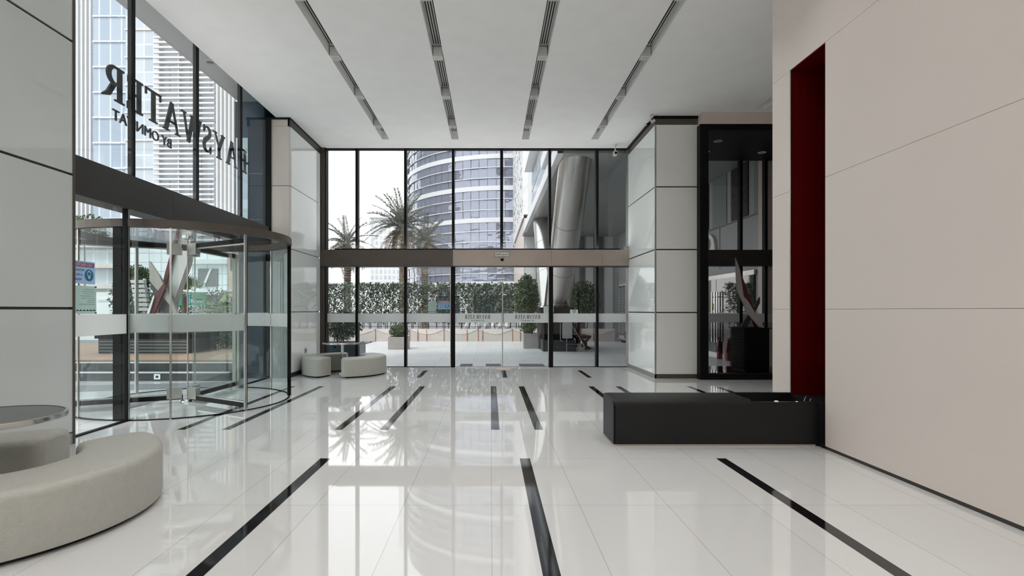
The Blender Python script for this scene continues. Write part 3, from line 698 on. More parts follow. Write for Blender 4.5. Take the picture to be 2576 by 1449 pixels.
# unseen fill uplights added on the transoms and rear wall to brighten the ceiling
def uplight(label, loc, lx, ly, watts):
    t = thing('fill_uplight', label, 'light', loc, 'added fill uplights')
    x, y, z = loc; a, b = lx/2, ly/2
    mb = MB(); mb.box(x-a, x+a, y-b, y+b, z, z+.03, 'black_metal'); mb.build('housing', t)
    ld = bpy.data.lights.new('uplight', 'AREA'); ld.shape = 'RECTANGLE'; ld.size = lx*.98; ld.size_y = ly*.8; ld.energy = watts; ld.color = (1, .99, .97)
    lo = bpy.data.objects.new('lamp', ld); COL.objects.link(lo); lo.parent = t; lo.location = (0, 0, .034); lo.rotation_euler = (PI, 0, 0)
uplight('unseen fill uplight added on top of the back window transom', (-.3, YB-.09, 2.724), 6.6, .07, FILL_UPL*1.0)
uplight('unseen fill uplight added on top of the left facade transom', (XL-.14, 7.9, 2.95), .07, 4.8, FILL_UPL*.8)
uplight('unseen fill uplight added on a ledge of the wall behind the camera', (-.6, -3.12, 3.2), 6.6, .10, FILL_UPL*4.0)
wl_ = MB(); wl_.box(-4.2, 3.0, -3.2, -3.02, 3.1, 3.2, 'white_paint'); struct('trim_1', wl_, 'white ledge along the wall behind the camera', 'ledge')
# ceiling cameras
cc = thing('security_camera', 'white security camera with black hood and cable by the right column', 'camera', (3.05, 10.35, 4.9))
Yc = 10.35; a = P(1638, 284, Yc); 
MB().cyl((a.x, Yc, H), (a.x, Yc, H-.02), .04, .035, 'camera_white', 20).build('mount_plate', cc, smooth=False)
b = P(1637, 304, Yc)
MB().tube([(a.x, Yc, H-.01), (b.x, Yc, b.z)], .008, 'camera_white').build('arm', cc)
p0, p1, p2, p3 = P(1627, 314, Yc), P(1636, 308.5, Yc), P(1638, 307, Yc), P(1647, 302.5, Yc)
MB().cyl(p1, p3, .03, .027, 'camera_white', 16).build('body', cc)
MB().cyl(p0, p1, .022, .024, 'black_metal', 16).build('lens_hood', cc)
MB().cyl(p0-(p1-p0)*.08, p0, .012, .012, 'fixture_lens', 12).build('lens', cc)
q = [P(1640, 283, Yc), P(1648, 287, Yc), P(1653, 292, Yc), P(1653, 297, Yc), P(1650, 301, Yc), P(1646, 302.5, Yc)]; q[0].z = H-.012
MB().tube(q, .004, 'cable', 6).build('cable', cc, smooth=True)
cc = thing('security_camera', 'small white camera hanging from ceiling in front of the back window', 'camera', (bx(1548), 12.2, 4.95))
Yc = 12.2; a = P(1547.5, 372, Yc)
MB().cyl((a.x, Yc, H), (a.x, Yc, H-.03), .045, .03, 'camera_white', 16).build('mount_plate', cc)
MB().cyl((a.x, Yc, H-.02), (a.x, Yc, 4.93), .013, .013, 'camera_white', 10).build('arm', cc)
MB().box(a.x-.04, a.x+.04, Yc-.08, Yc+.08, 4.845, 4.935, 'camera_white').build('body', cc, bevel=.01)
MB().box(a.x-.028, a.x+.028, Yc-.084, Yc-.08, 4.855, 4.91, 'black_metal').build('lens', cc)

# ------------------------------------------------------------------ seating
def crescent(a0, a1, r0=.46, r1=.95, h=.385):
    """plan: ring sector with rounded ends; returns a thing in local coordinates"""
    mb = MB(); rc = .10; n = 46; rings = []; L_ = R(abs(a1-a0))*(r0+r1)/2
    ds = sorted(set([0, .006, .02, .045, .07, .1]+[.1+(L_-.2)*i/n for i in range(n+1)]+[L_-x for x in (0, .006, .02, .045, .07, .1)]))
    prof0 = []
    for d in ds:
        e = min(d, L_-d); ins = rc-math.sqrt(max(0, rc*rc-(rc-e)**2)) if e < rc else 0
        drop = (.04-math.sqrt(max(0, .04*.04-(.04-e)**2)))*.8 if e < .04 else 0
        t = R(a0+(a1-a0)*d/L_); c, s_ = math.cos(t), math.sin(t)
        i0, i1 = r0+ins, r1-ins; b = .05; ring = []
        ring.append((i0+.004, .03)); ring.append((i0, .05)); ring.append((i0, h-b-drop))
        for k in range(1, 6): q = k/5*PI/2; ring.append((i0+b-b*math.cos(q), h-b+b*math.sin(q)-drop))
        ring.append(((i0+i1)/2, h+.006-drop))
        for k in range(5, -1, -1): q = k/5*PI/2; ring.append((i1-b+b*math.cos(q), h-b+b*math.sin(q)-drop))
        ring.append((i1, .05)); ring.append((i1-.004, .03))
        rings.append([(r*c, r*s_, z) for r, z in ring])
    k = len(rings[0]); v = [p for r_ in rings for p in r_]; fs = []
    for i in range(len(rings)-1):
        for j in range(k): fs.append((i*k+j, i*k+(j+1) % k, (i+1)*k+(j+1) % k, (i+1)*k+j))
    fs += [tuple(range(k)), tuple(range((len(rings)-1)*k, len(rings)*k))]
    mb.mesh(v, fs, 'leather_white')
    t = thing('curved_bench', None, 'bench', (0, 0, 0), world=False)
    mb.build('upholstery', t, smooth=True, recalc=True)
    sm = MB(); pts = []
    for i in range(41):
        a = R(a0+(a1-a0)*(.045+.91*i/40)); pts.append(((r1-.003)*math.cos(a), (r1-.003)*math.sin(a), h-.05))
    sm.tube(pts, .0035, 'leather_white', 6).build('seam', t, smooth=True)
    MB().arcwall((0, 0), r0+.05, r1-.05, a0+6, a1-6, 0, .032, 'black_slot', 30).build('plinth', t)
    return t
bA = crescent(-80, 62); bB = crescent(100, 250)
def table():
    t = thing('round_table', None, 'table', (0, 0, 0), world=False)
    mb = MB(); mb.lathe((0, 0, .655), [(0, .0), (.385, .0)], 'table_dark', 48)
    mb.build('table_top', t, recalc=True)
    mb = MB(); mb.lathe((0, 0, .655), [(.385, .002), (.40, .0), (.402, -.004), (.402, -.03), (.39, -.034), (0, -.034)], 'table_edge', 48); mb.build('rim', t, smooth=True)
    MB().cyl((0, 0, .02), (0, 0, .62), .03, .03, 'chrome', 20).build('pedestal', t, smooth=True)
    mb = MB(); mb.lathe((0, 0, 0), [(0, .03), (.05, .028), (.2, .012), (.21, .004), (.21, 0)], 'chrome', 36); mb.build('base', t, smooth=True)
    MB().tube([(-.03, -.02, .60), (-.10, -.06, .575), (-.115, -.07, .565)], .006, 'steel', 8).tube([(-.115, -.07, .565), (-.15, -.09, .545)], .011, 'black_metal', 8).build('lever', t)
    return t
tA = table()
NC, FC = (-3.2, 3.42), (-3.055, 11.25)
for (src, c, lb) in ((bA, NC, 'pale leather curved bench in the bottom left corner'), (bB, NC, 'pale leather curved bench cut by the left edge behind the near table')):
    src.location = (*c, 0); tag(src, lb, 'bench', 'curved benches around round tables')
for (src, lb) in ((bA, 'pale leather curved bench on the right of the far round table'), (bB, 'pale leather curved bench against the left column by the far table')):
    o = copy_tree(src); o.location = (*FC, 0); o.scale = (.9, .9, 1); o['label'] = lb
bpy.data.objects
tA.location = (*NC, 0); tag(tA, 'round dark topped table at the left edge by the near bench', 'table', 'round tables')
t2 = copy_tree(tA); t2.location = (FC[0]-.06, FC[1]+.03, 0); t2['label'] = 'round table with chrome post between the far benches'

# black bench
bb = thing('black_bench', 'long black leather bench running into the red recess', 'bench', (2.2, 5.48, 0))
mb = MB()
prof = [(5.235, .02), (5.235, .40)]+[(5.29-.055*math.cos(q), .40+.055*math.sin(q)) for q in [R(15*k) for k in range(1, 7)]]+[(5.69+.05*math.sin(q), .405+.05*math.cos(q)) for q in [R(18*k) for k in range(0, 6)]]+[(5.74, .02)]
xs_ = [1.2, 1.203, 1.215, 1.24]; ins = [.03, .014, .004, 0]
def bring(x, i_): return [(x, 5.4875+(y-5.4875)*(1-i_/.27), .02+(z-.02)*(1-i_*.6)) for y, z in prof]
rings = [bring(x, i_) for x, i_ in zip(xs_, ins)]+[bring(2.55, 0)]
v = [p for r_ in rings for p in r_]; k = len(prof); fs = []
for i in range(len(rings)-1):
    for j in range(k): fs.append((i*k+j, i*k+(j+1) % k, (i+1)*k+(j+1) % k, (i+1)*k+j))
fs += [tuple(range(k)), tuple(range((len(rings)-1)*k, len(rings)*k))]
mb.mesh(v, fs, 'leather_black').build('seat', bb, smooth=True, recalc=True)
mb = MB(); mb.box(2.55, 3.19, 5.235, 5.74, .02, .36, 'leather_black'); mb.box(2.55, 3.19, 5.235, 5.28, .36, .432, 'leather_black'); mb.box(2.55, 3.19, 5.70, 5.74, .36, .452, 'leather_black'); mb.prism([(2.55, 5.28, .36), (2.55, 5.28, .45), (2.8, 5.28, .36)], (0, .42, 0), 'leather_black'); mb.box(3.19, 3.9, 5.15, 5.715, .02, .43, 'leather_black')
mb.build('tray', bb)
MB().box(1.215, 3.18, 5.25, 5.73, 0, .02, 'stone_beige').build('base_strip', bb)
MB().box(1.2, 1.215, 5.228, 5.236, .03, .40, 'black_paint').build('corner_seam', bb)
mb = MB(); q = [(3.10+.10*t_, 5.30+.30*t_**.8*.3, .425+.11*t_-.05*t_*t_) for t_ in [i/8 for i in range(9)]]
mb.tube(q, .007, 'chrome', 8); mb.tube([(x+.035, y-.03, z-.012) for x, y, z in q], .007, 'chrome', 8)
mb.build('handle', bb, smooth=True)
mb = MB(); mb.lathe((2.80, 5.256, .43), [(.022, 0), (.020, .009), (.01, .014), (0, .015)], 'sign_white', 16); mb.build('button', bb, smooth=True)
mb = MB(); mb.lathe((3.0, 5.256, .43), [(.013, 0), (.012, .006), (.006, .008), (0, .009)], 'sign_white', 12); mb.build('button', bb, smooth=True)

# socket on the left column, floor sticker
sk = thing('wall_socket', 'small grey socket plate low on the left column glass', 'socket', (-3.93, 11.4, .47))
MB().box(-3.931, -3.918, 11.34, 11.46, .42, .53, 'fixture_grey').build('plate', sk, bevel=.003)
MB().box(-3.919, -3.915, 11.37, 11.39, .46, .49, 'black_slot').box(-3.919, -3.915, 11.41, 11.43, .46, .49, 'black_slot').build('holes', sk)
fs_ = thing('floor_sticker', 'round tan sticker on the floor before the sliding door', 'sticker', (.28, 12.05, .001))
mb = MB(); mb.lathe((.28, 12.05, .001), [(0, 0), (.19, 0), (.19, .0012), (0, .0012)], 'floor_sticker', 40); mb.build('disc', fs_, recalc=True)
mb = MB(); mb.lathe((.28, 12.05, .0024), [(.12, 0), (.16, 0)], 'floor_sticker_pale', 40)
mb.box(.22, .27, 11.99, 12.11, .0024, .0028, 'floor_sticker_pale'); mb.box(.29, .34, 11.99, 12.11, .0024, .0028, 'floor_sticker_pale'); mb.build('print', fs_)

# ------------------------------------------------------------------ outside ground
g = MB(); g.box(-160, 120, -80, 260, -.6, -.12, 'asphalt'); struct('ground', g, 'grey road surface far outside the building', 'ground')
g = MB(); g.box(-4.9, 9, 12.62, 23.3, -.2, -.012, 'plaza_tiles'); struct('plaza_paving', g, 'pale grey stone paving of the plaza behind the building', 'paving')
g = MB(); g.box(-14, -4.42, -3, 12.62, -.2, -.012, 'paving_white'); struct('forecourt_paving', g, 'white paving of the forecourt beyond the revolving door', 'paving')
g = MB()
g.prism([(-4.9, 7.2, -.011), (-13.9, 4.2, -.011), (-13.9, 5.0, -.011), (-4.9, 8.4, -.011)], (0, 0, .003), 'paving_grey')
g.prism([(-4.9, 9.3, -.011), (-13.9, 7.0, -.011), (-13.9, 8.2, -.011), (-4.9, 10.0, -.011)], (0, 0, .003), 'paving_grey')
struct('paving_bands', g, 'grey diagonal bands in the forecourt paving', 'paving')
g = MB(); Y1 = 10.15
g.box(-14, -4.95, Y1, 11.0, -.1, .135, 'kerb_dark'); g.box(-14, -4.95, Y1-.01, Y1+.12, .135, .15, 'kerb_edge')
g.box(-14, -5.1, Y1+.55, 12.0, .0, .27, 'kerb_dark'); g.box(-14, -5.1, Y1+.54, Y1+.64, .27, .285, 'kerb_edge')
g.box(-16, -5.1, 11.0, 16.5, 0, .31, 'paving_tan')
struct('entrance_steps', g, 'dark stepped kerbs with white edges outside the revolving door', 'steps')
lt = thing('step_light', 'small square light set in the dark kerb outside', 'light', (-6.3, Y1, .07))
MB().box(-6.36, -6.24, Y1-.012, Y1-.002, .02, .12, 'sign_white').build('frame', lt)
MB().box(-6.325, -6.275, Y1-.015, Y1-.0105, .05, .09, 'window_dark').build('lens', lt)
mb = MB()
for x0, x1 in ((1158, 1188), (1222, 1260), (1306, 1368)): mb.box((x0-VX)*13/F, (x1-VX)*13/F, 12.72, 13.25, -.012, .004, 'mat_grey')
solo('door_mat', mb, 'dark grey mat on the plaza just outside the sliding door', 'mat')

# ------------------------------------------------------------------ planting helpers
def leaves(mb, sampler, n, size, m, rnd, up=0.3):
    for _ in range(n):
        p = Vector(sampler(rnd)); s_ = size*rnd.uniform(.6, 1.3)
        d = Vector((rnd.gauss(0, 1), rnd.gauss(0, 1), rnd.gauss(up, 1))).normalized(); e = d.orthogonal().normalized(); e.rotate(Matrix.Rotation(rnd.uniform(0, 6.28), 3, d)); 
        a = p+d*s_; c = p+d*s_*.5
        mb.face([p, c+e*s_*.28, a, c-e*s_*.28], m)
def ball(c, r, sq=(1, 1, 1), shell=.55):
    def f(rnd):
        while True:
            v = Vector((rnd.uniform(-1, 1), rnd.uniform(-1, 1), rnd.uniform(-1, 1)))
            if shell < v.length < 1.0: return (c[0]+v.x*r*sq[0], c[1]+v.y*r*sq[1], c[2]+v.z*r*sq[2])
    return f
def boxs(x0, x1, y0, y1, z0, z1): return lambda r_: (r_.uniform(x0, x1), r_.uniform(y0, y1), r_.uniform(z0, z1))
# hedge behind the low wall
rnd = random.Random(11)
hd = thing('hedge', 'long clipped green hedge behind the low stone wall', 'hedge', (-2.8, 24.2, 0))
mb = MB(); X0, X1 = -7.6, 2.2
def hs(r_):
    x = r_.uniform(X0, X1); z = .75+1.75*(1-r_.random()**1.35)
    if math.sin(x*9+1.7*math.sin(z*7)) > .55 and r_.random() < .7: x += .12
    return (x, r_.uniform(23.9, 24.6), min(z, 2.52+.06*math.sin(x*3)+.25*(x > -1.2)*r_.random()))
leaves(mb, hs, 15500, .115, 'leaf_hedge', rnd)
mb.build('foliage', hd)
mb = MB()
x = X0
while x < X1: mb.tube([(x, 24.2, -.1), (x+rnd.uniform(-.05, .05), 24.2, .9), (x+rnd.uniform(-.12, .12), 24.25, 2.2)], [.02, .016, .008], 'stem_brown', 5); x += rnd.uniform(.16, .34)
mb.build('stems', hd)
# low wall with scalloped panels
lw = thing('stone_wall', 'low rust stained stone wall with scalloped panels across the plaza', 'wall', (-2, 23, 0), kind='thing')
x = -6.4; wdt = 1.47
while x < 4.9:
    mb = MB(); z0, z1 = -.012, .52
    mb.box(x+.012, x+wdt-.012, 23.03, 23.3, z0, z1, 'conc_panel')
    poly = [(x+.012, 23.03, z1), (x+wdt-.012, 23.03, z1)]+[(x+wdt-.04-(wdt-.08)*i/14, 23.03, z1-.03-.20*math.sin(PI*i/14)) for i in range(15)]
    mb.prism(poly, (0, -.02, 0), 'conc_panel_light')
    r2 = random.Random(int(x*100)); 
    for _ in range(r2.randint(0, 2)):
        xx = x+r2.uniform(.1, wdt-.2); mb.box(xx, xx+r2.uniform(.015, .04), 23.006, 23.031, .02, .50, 'rust')
    mb.build('panel', lw, recalc=True)
    MB().box(x-.02, x+.012, 23.02, 23.3, -.012, .52, 'rust').build('joint', lw)
    x += wdt
fn = thing('iron_fence', 'thin black iron fence showing above the low wall', 'fence', (-1, 23.5, 0))
x = -5.6
while x < 2.2:
    MB().box(x-.014, x+.014, 23.46, 23.5, -.1, .98, 'cast_iron').build('post', fn); x += .36
MB().box(-5.7, 2.3, 23.465, 23.495, .93, .965, 'cast_iron').build('rail', fn); MB().box(-5.7, 2.3, 23.465, 23.495, .60, .62, 'cast_iron').build('rail', fn)
for i, x in enumerate((-1.05, -.78, -.52, -.18, .12, .42, .72)):
    mb = MB(); r2 = random.Random(40+i); n = 10
    prof = [(0, .0), (.13, .02), (.15, .10), (.11, .22), (.05, .30), (.0, .28+.05*r2.random())]
    prof = [(a*.8, b) for a, b in prof]; mb.lathe((x, 23.7, -.012+.5), prof, 'white_bag', n)
    mb.v = [(a+r2.uniform(-.02, .02), b+r2.uniform(-.02, .02), c+r2.uniform(-.02, .02)) for a, b, c in mb.v]
    mb.cyl((x, 23.75, -.12), (x, 23.75, .5), .02, .02, 'stem_brown', 6)
    solo('white_bag', mb, ['white bag on a stick behind the fence, first from the left', 'white bag on a stick behind the fence, second from the left', 'white bag on a stick behind the fence, third from the left', 'white bag on a stick behind the fence, middle one', 'white bag on a stick behind the fence, third from the right', 'white bag on a stick behind the fence, second from the right', 'white bag on a stick behind the fence, last on the right'][i], 'bag', 'white bags behind the fence')

def planter(name, label, cat, c, size, h, mats, foliage, stems=(), group=None):
    t = thing(name, label, cat, (c[0], c[1], -.012), group); x, y = c; a, b = size[0]/2, size[1]/2
    mb = MB(); mb.box(x-a, x+a, y-b, y+b, -.012, h, mats)
    mb.build('planter_box', t, bevel=.008)
    MB().box(x-a+.03, x+a-.03, y-b+.03, y+b-.03, h, h+.006, 'stem_brown').build('soil', t)
    mb = MB(); foliage(mb); mb.build('foliage', t)
    if stems:
        mb = MB()
        for st_ in stems: mb.tube(st_, .018, 'stem_brown', 6)
        mb.build('stems', t)
    return t
rnd = random.Random(5)
planter('potted_shrub', 'clipped round shrub in a rusty square steel planter on the plaza', 'potted shrub', (-3.17, 18.6), (.66, .6), .41, 'rust_steel',
        lambda mb: (leaves(mb, ball((-3.17, 18.6, .60), .33, (1.05, 1.0, .72), .35), 2600, .05, 'leaf_mid', rnd)))
planter('potted_shrub', 'dark bushy shrub in a dark planter close behind the back window', 'potted shrub', (-3.98, 14.5), (1.05, .7), .43, 'planter_teal',
        lambda mb: (leaves(mb, ball((-3.98, 14.5, .92), .5, (1.0, .8, .85), .2), 4200, .06, 'leaf_dark', rnd)), [[(-3.98, 14.5, .4), (-3.95, 14.5, 1.0)], [(-4.1, 14.5, .4), (-4.2, 14.5, .9)]])
planter('potted_shrub', 'tall bushy shrub in a grey planter right of the sliding door', 'potted shrub', (1.40, 18.9), (.5, .5), .52, 'planter_grey',
        lambda mb: (leaves(mb, ball((1.27, 18.9, 1.75), .62, (.64, .7, 1.35), .15), 4200, .085, 'leaf_mid', rnd), leaves(mb, ball((1.33, 18.8, .75), .32, (.9, .8, .8), .2), 900, .075, 'leaf_mid', rnd)),
        [[(1.48, 18.9, .5), (1.5, 18.9, 1.6)], [(1.45, 18.9, .5), (1.4, 18.9, 1.5)], [(1.42, 18.9, .5), (1.25, 18.9, 1.4)]])
tr_ = thing('leafy_shrub', 'tall broad leafy shrub under the grey soffit near the bench', 'shrub', (4.2, 24.2, 0))
mb = MB(); leaves(mb, ball((4.2, 24.2, 1.75), .8, (.95, .6, 1.15), .1), 4200, .095, 'leaf_mid', rnd); mb.build('foliage', tr_)
mb = MB()
for d in (-.2, 0, .25): mb.tube([(4.2+d*.4, 24.2, -.12), (4.2+d, 24.2, 1.6)], .02, 'stem_brown', 6)
mb.build('stems', tr_)

# palms ---------------------------------------------------------------------
def frond_mesh(L_, droop, m, seed, nl=40, ll=.5, wd0=.03):
    """one feather leaf along +X, bending down by droop"""
    r_ = random.Random(seed); mb = MB(); pts = []
    for i in range(13):
        t_ = i/12; pts.append(Vector((L_*t_*(1-.10*droop*t_), 0, -droop*L_*t_**2.2*.6)))
    mb.tube(pts, [.022*(1-.75*i/12) for i in range(13)], m, 5)
    for i in range(nl):
        t_ = .10+.90*i/nl; k = min(11, int(t_*12)); p = pts[k].lerp(pts[k+1], t_*12-k); d = (pts[k+1]-pts[k]).normalized()
        for sgn in (-1, 1):
            s_ = Vector((0, sgn, 0)); l_ = ll*(1-.62*t_)*(.4+.6*min(1, t_*4))*r_.uniform(.8, 1.15)
            e = (d*r_.uniform(.45, .75)+s_*.8+Vector((0, 0, r_.uniform(-.05, .5)))).normalized()*l_; wv_ = Vector((0, 0, 1)).cross(e).normalized()*wd0+Vector((0, 0, wd0*.7))
            q = p+e; mid = p+e*.45; mb.face([p-wv_*.4, mid-wv_, q+Vector((0, 0, -.10*l_)), mid+wv_], m)
    me = bpy.data.meshes.new('frond'); me.from_pydata(mb.v, [], mb.f); me.materials.append(MATS[m]); me.update(); return me
def palm(label, base, z_crown, r_trunk, L_, seed, dead=10, live=20):
    r_ = random.Random(seed); x, y = base
    t = thing('date_palm', label, 'palm tree', (x, y, -.12), world=False); zc = z_crown+.12
    mb = MB(); prof = []; z = 0
    while z < zc: prof += [(r_trunk*(1.05+.15*r_.random()), z), (r_trunk*.88, z+.09)]; z += .12
    prof.append((r_trunk*1.3, zc-.25)); prof.append((r_trunk*.7, zc)); prof.append((0, zc+.05))
    mb.lathe((0, 0, 0), prof, 'bark', 12)
    for i in range(70):
        a = r_.uniform(0, 6.28); zz = r_.uniform(zc*.3, zc-.1); c, s_ = math.cos(a), math.sin(a)
        p = Vector((c*r_trunk*.9, s_*r_trunk*.9, zz)); q = p+Vector((c*.13, s_*.13, .16)); wv_ = Vector((-s_, c, 0))*.05
        mb.face([p-wv_, p+wv_, q+wv_*.4, q-wv_*.4], 'bark')
    mb.build('trunk', t)
    wl = .009*L_; up = [frond_mesh(L_, .5, 'leaf_palm', seed, 40, .22*L_, wl), frond_mesh(L_*.95, .85, 'leaf_palm', seed+1, 40, .22*L_, wl), frond_mesh(L_*.9, 1.1, 'leaf_palm', seed+2, 38, .22*L_, wl)]
    dd = frond_mesh(L_*.8, 1.0, 'leaf_dead', seed+3, 34, .2*L_, wl)
    for i in range(live+dead):
        q = i/live; me = up[min(2, int(q*3))] if i < live else dd
        o = bpy.data.objects.new('frond' if i < live else 'dead_frond', me); COL.objects.link(o); o.parent = t
        el = R(80-78*q) if i < live else R(r_.uniform(-45, 5))
        o.location = (0, 0, zc-(0 if i < live else .15*L_*r_.random())); o.rotation_euler = (r_.uniform(-.25, .25), -el+r_.uniform(-.08, .08), i*2.399+r_.uniform(-.2, .2))
    return t
k = 40/F
palm('tallest date palm, green crown against the white sky behind the hedge', ((1011-VX)*40/F, 40), EYE+208*40/F, .2, 3.0, 21, 16, 28)
palm('low date palm with hanging dead fronds behind the hedge at the left window end', ((874-VX)*26/F, 26), EYE+165*26/F, .17, 1.55, 31, 14, 18)
palm('date palm with brown drooping crown in front of the curved tower', ((1069-VX)*32/F, 32), EYE+170*32/F, .19, 2.0, 41, 10, 16)

# ------------------------------------------------------------------ neighbouring wing with leaning columns (right, outside)
wg = thing('grey_office_wing', 'grey office wing with white fascia bands over a covered walkway', 'building', (5, 20, 0))
MB().box(1.62, 9, 12.9, 27.5, 5.1, 5.2, 'soffit_grey').build('soffit', wg)
MB().box(1.60, 1.75, 12.9, 26.0, 5.09, 5.42, 'fascia_white').build('fascia', wg)
MB().box(2.0, 9, 12.9, 26.0, 5.2, 16, 'gray_panel').build('upper_wall', wg)
MB().box(1.60, 2.0, 12.9, 17.1, 5.8, 6.15, 'fascia_white').build('fascia', wg)
MB().box(1.60, 2.0, 12.9, 25.4, 7.85, 8.35, 'fascia_white').build('fascia', wg)
for j, (z0, z1) in enumerate(((5.45, 6.9), (6.98, 7.8), (8.4, 9.9), (10.0, 11.5))):
    for i in range(9):
        y0 = 13.0+i*1.42; MB().box(1.97, 2.02, y0+.05, y0+1.37, z0, z1, 'blue_grey_panel').build('window', wg)
MB().box(6.5, 9, 12.95, 27.2, -.1, 5.1, 'gray_panel').build('side_wall', wg)
for y in (14.1, 15.2, 17.4, 18.8, 20.2, 21.6, 23, 24.4): MB().box(6.488, 6.5, y-.012, y+.012, 2.5, 3.68, 'gray_panel_dark').build('joint', wg)
MB().box(6.485, 6.5, 12.95, 27.2, 3.66, 3.70, 'gray_panel_dark').build('joint', wg)
for a, b, k in ((12.72, 13.2, 'g'), (13.5, 13.97, 'l'), (14.03, 14.46, 'l'), (14.75, 15.68, 'g'), (15.95, 16.9, 'l'), (17.2, 18.2, 'g'), (18.4, 19.6, 'l'), (20, 21.2, 'g'), (21.5, 23, 'l'), (23.3, 24.5, 'g')):
    a = max(a, 12.96)
    if k == 'g': MB().box(6.48, 6.5, a, b, 3.72, 5.09, 'green_glass_panel').build('window', wg)
    else:
        mb = MB(); mb.box(6.485, 6.5, a, b, 3.72, 5.09, 'black_slot'); z = 3.74
        while z < 5.06: mb.box(6.462, 6.487, a+.01, b-.01, z, z+.022, 'louvre_dark'); z += .05
        mb.build('louvre', wg)
# glazed shop doors on the side wall
sh = thing('shopfront', 'dark glass shopfront doors with long steel handles under the grey wing', 'shopfront', (6.45, 15, 0), kind='thing')
for a, b in ((13.15, 14.0), (14.03, 15.3), (15.33, 16.8)): MB().box(6.44, 6.482, a, b, .12, 2.2, 'shop_glass').build('glass_leaf', sh)
MB().box(6.43, 6.482, 13.1, 16.9, 2.2, 2.32, 'steel').build('head_rail', sh); MB().box(6.43, 6.482, 13.1, 16.9, -.012, .12, 'fascia_white').build('bottom_rail', sh)
for y in (15.22, 15.42, 15.05): MB().cyl((6.36, y, .42), (6.36, y, 1.85), .02, .02, 'chrome', 12).cyl((6.36, y, .55), (6.44, y, .55), .01, .01, 'chrome', 8).cyl((6.36, y, 1.7), (6.44, y, 1.7), .01, .01, 'chrome', 8).build('handle', sh)
MB().box(6.43, 6.44, 15.5, 15.62, 1.32, 1.52, 'yellow_label').build('label', sh)
MB().box(6.43, 6.4385, 13.1, 16.9, 1.06, 1.26, 'frosted').build('frosted_band', sh)
for y, lb in ((14.75, 'red fire extinguisher by the shop door, nearer the door handles'), (14.2, 'red fire extinguisher by the shop door, farther from the handles')):
    t = thing('fire_extinguisher', lb, 'fire extinguisher', (6.3, y, -.012), 'fire extinguishers by the shop door')
    mb = MB(); mb.lathe((6.3, y, -.012), [(0, 0), (.07, 0), (.075, .02), (.075, .42), (.06, .47), (.025, .5), (.025, .53), (0, .53)], 'extinguisher_red', 20); mb.build('cylinder', t, smooth=True)
    MB().box(6.28, 6.32, y-.05, y+.05, .51, .55, 'black_metal').build('valve', t)
    MB().tube([(6.3, y-.04, .52), (6.24, y-.08, .45), (6.22, y-.08, .2)], .012, 'black_metal', 6).build('hose', t, smooth=True)
sgn = thing('globe_sign', 'round topped white sign with brown globe high on the grey wall', 'sign', (6.4, 15.85, 3.1))
def arch_pts(x, y, z, r_, n=20): return [(x, y+r_*math.cos(PI*i/n), z+r_*math.sin(PI*i/n)) for i in range(n+1)]
MB().prism(arch_pts(6.42, 15.85, 3.1, .46)+[(6.42, 15.39, 2.85), (6.42, 16.31, 2.85)], (.07, 0, 0), 'sign_white').build('board', sgn, recalc=True)
MB().prism([(6.41, 15.85+.19*math.cos(2*PI*i/24), 3.26+.19*math.sin(2*PI*i/24)) for i in range(24)], (.012, 0, 0), 'brown_globe').build('globe', sgn, recalc=True)
mb = MB()
for i in range(5): mb.box(6.412, 6.42, 15.46+i*.16, 15.56+i*.16, 2.90, 3.03, 'letter_grey')
mb.build('lettering', sgn)
ld = thing('louvred_gate', 'pale louvred plant door at the far end of the grey wall', 'door', (6.45, 25.9, 0), kind='thing')
MB().box(6.44, 6.49, 25.0, 26.9, -.1, 2.62, 'light_panel').build('frame', ld)
for a in (25.1, 25.75, 26.35):
    mb = MB(); mb.box(6.43, 6.442, a, a+.5, .1, 2.5, 'black_slot'); z = .14
    while z < 2.46: mb.box(6.415, 6.432, a+.01, a+.49, z, z+.035, 'light_panel'); z += .075
    mb.build('louvre', ld)
bw = wg
MB().box(1.7, 6.5, 27.2, 27.5, -.1, 5.1, 'gray_panel').build('end_wall', bw)
for i, (a, b, m) in enumerate(((1.75, 2.3, 'light_panel'), (2.4, 3.0, 'light_panel'), (4.0, 4.25, 'gray_panel_dark'), (4.5, 4.75, 'gray_panel_dark'), (4.85, 5.2, 'light_panel'), (5.3, 5.7, 'gray_panel_dark'), (5.8, 6.2, 'light_panel'))):
    MB().box(a, b, 27.17, 27.2, 0, 5.05, m).build('panel', bw)
# leaning steel columns
def lean(label, p0, p1, r_, grp):
    t = thing('leaning_column', label, 'column', p0, grp, kind='thing'); p0, p1 = Vector(p0), Vector(p1); d = (p1-p0).normalized(); n = 48
    u = d.orthogonal().normalized(); w_ = d.cross(u)
    def ring(z, rr, level=True):
        c = p0+d*((z-p0.z)/d.z); out = []
        for i in range(n):
            q = c+(u*math.cos(2*PI*i/n)+w_*math.sin(2*PI*i/n))*rr
            out.append(q+d*((z-q.z)/d.z) if level else q)
        return out
    side = [(i, (i+1) % n, (i+1) % n+n, i+n) for i in range(n)]; caps = [tuple(reversed(range(n))), tuple(range(n, 2*n))]
    MB().mesh(ring(p0.z, r_)+ring(p1.z, r_), side+caps, 'column_steel').build('shaft', t, smooth=True, recalc=True)
    for q in (.33, .66):
        z = p0.z+(p1.z-p0.z)*q; e = d*.006; rg = ring(z, r_+.004, False)
        MB().mesh([v-e for v in rg]+[v+e for v in rg], side, 'column_seam').build('seam_ring', t, recalc=True)
    MB().mesh(ring(p0.z, r_+.03)+ring(p0.z+.05, r_+.03), side+caps, 'chrome').build('foot_ring', t, recalc=True)
lean('polished steel column leaning towards the window under the grey soffit', (2.22, 18.05, 1.425), (2.17, 13.75, 5.1), .42, 'leaning steel columns')
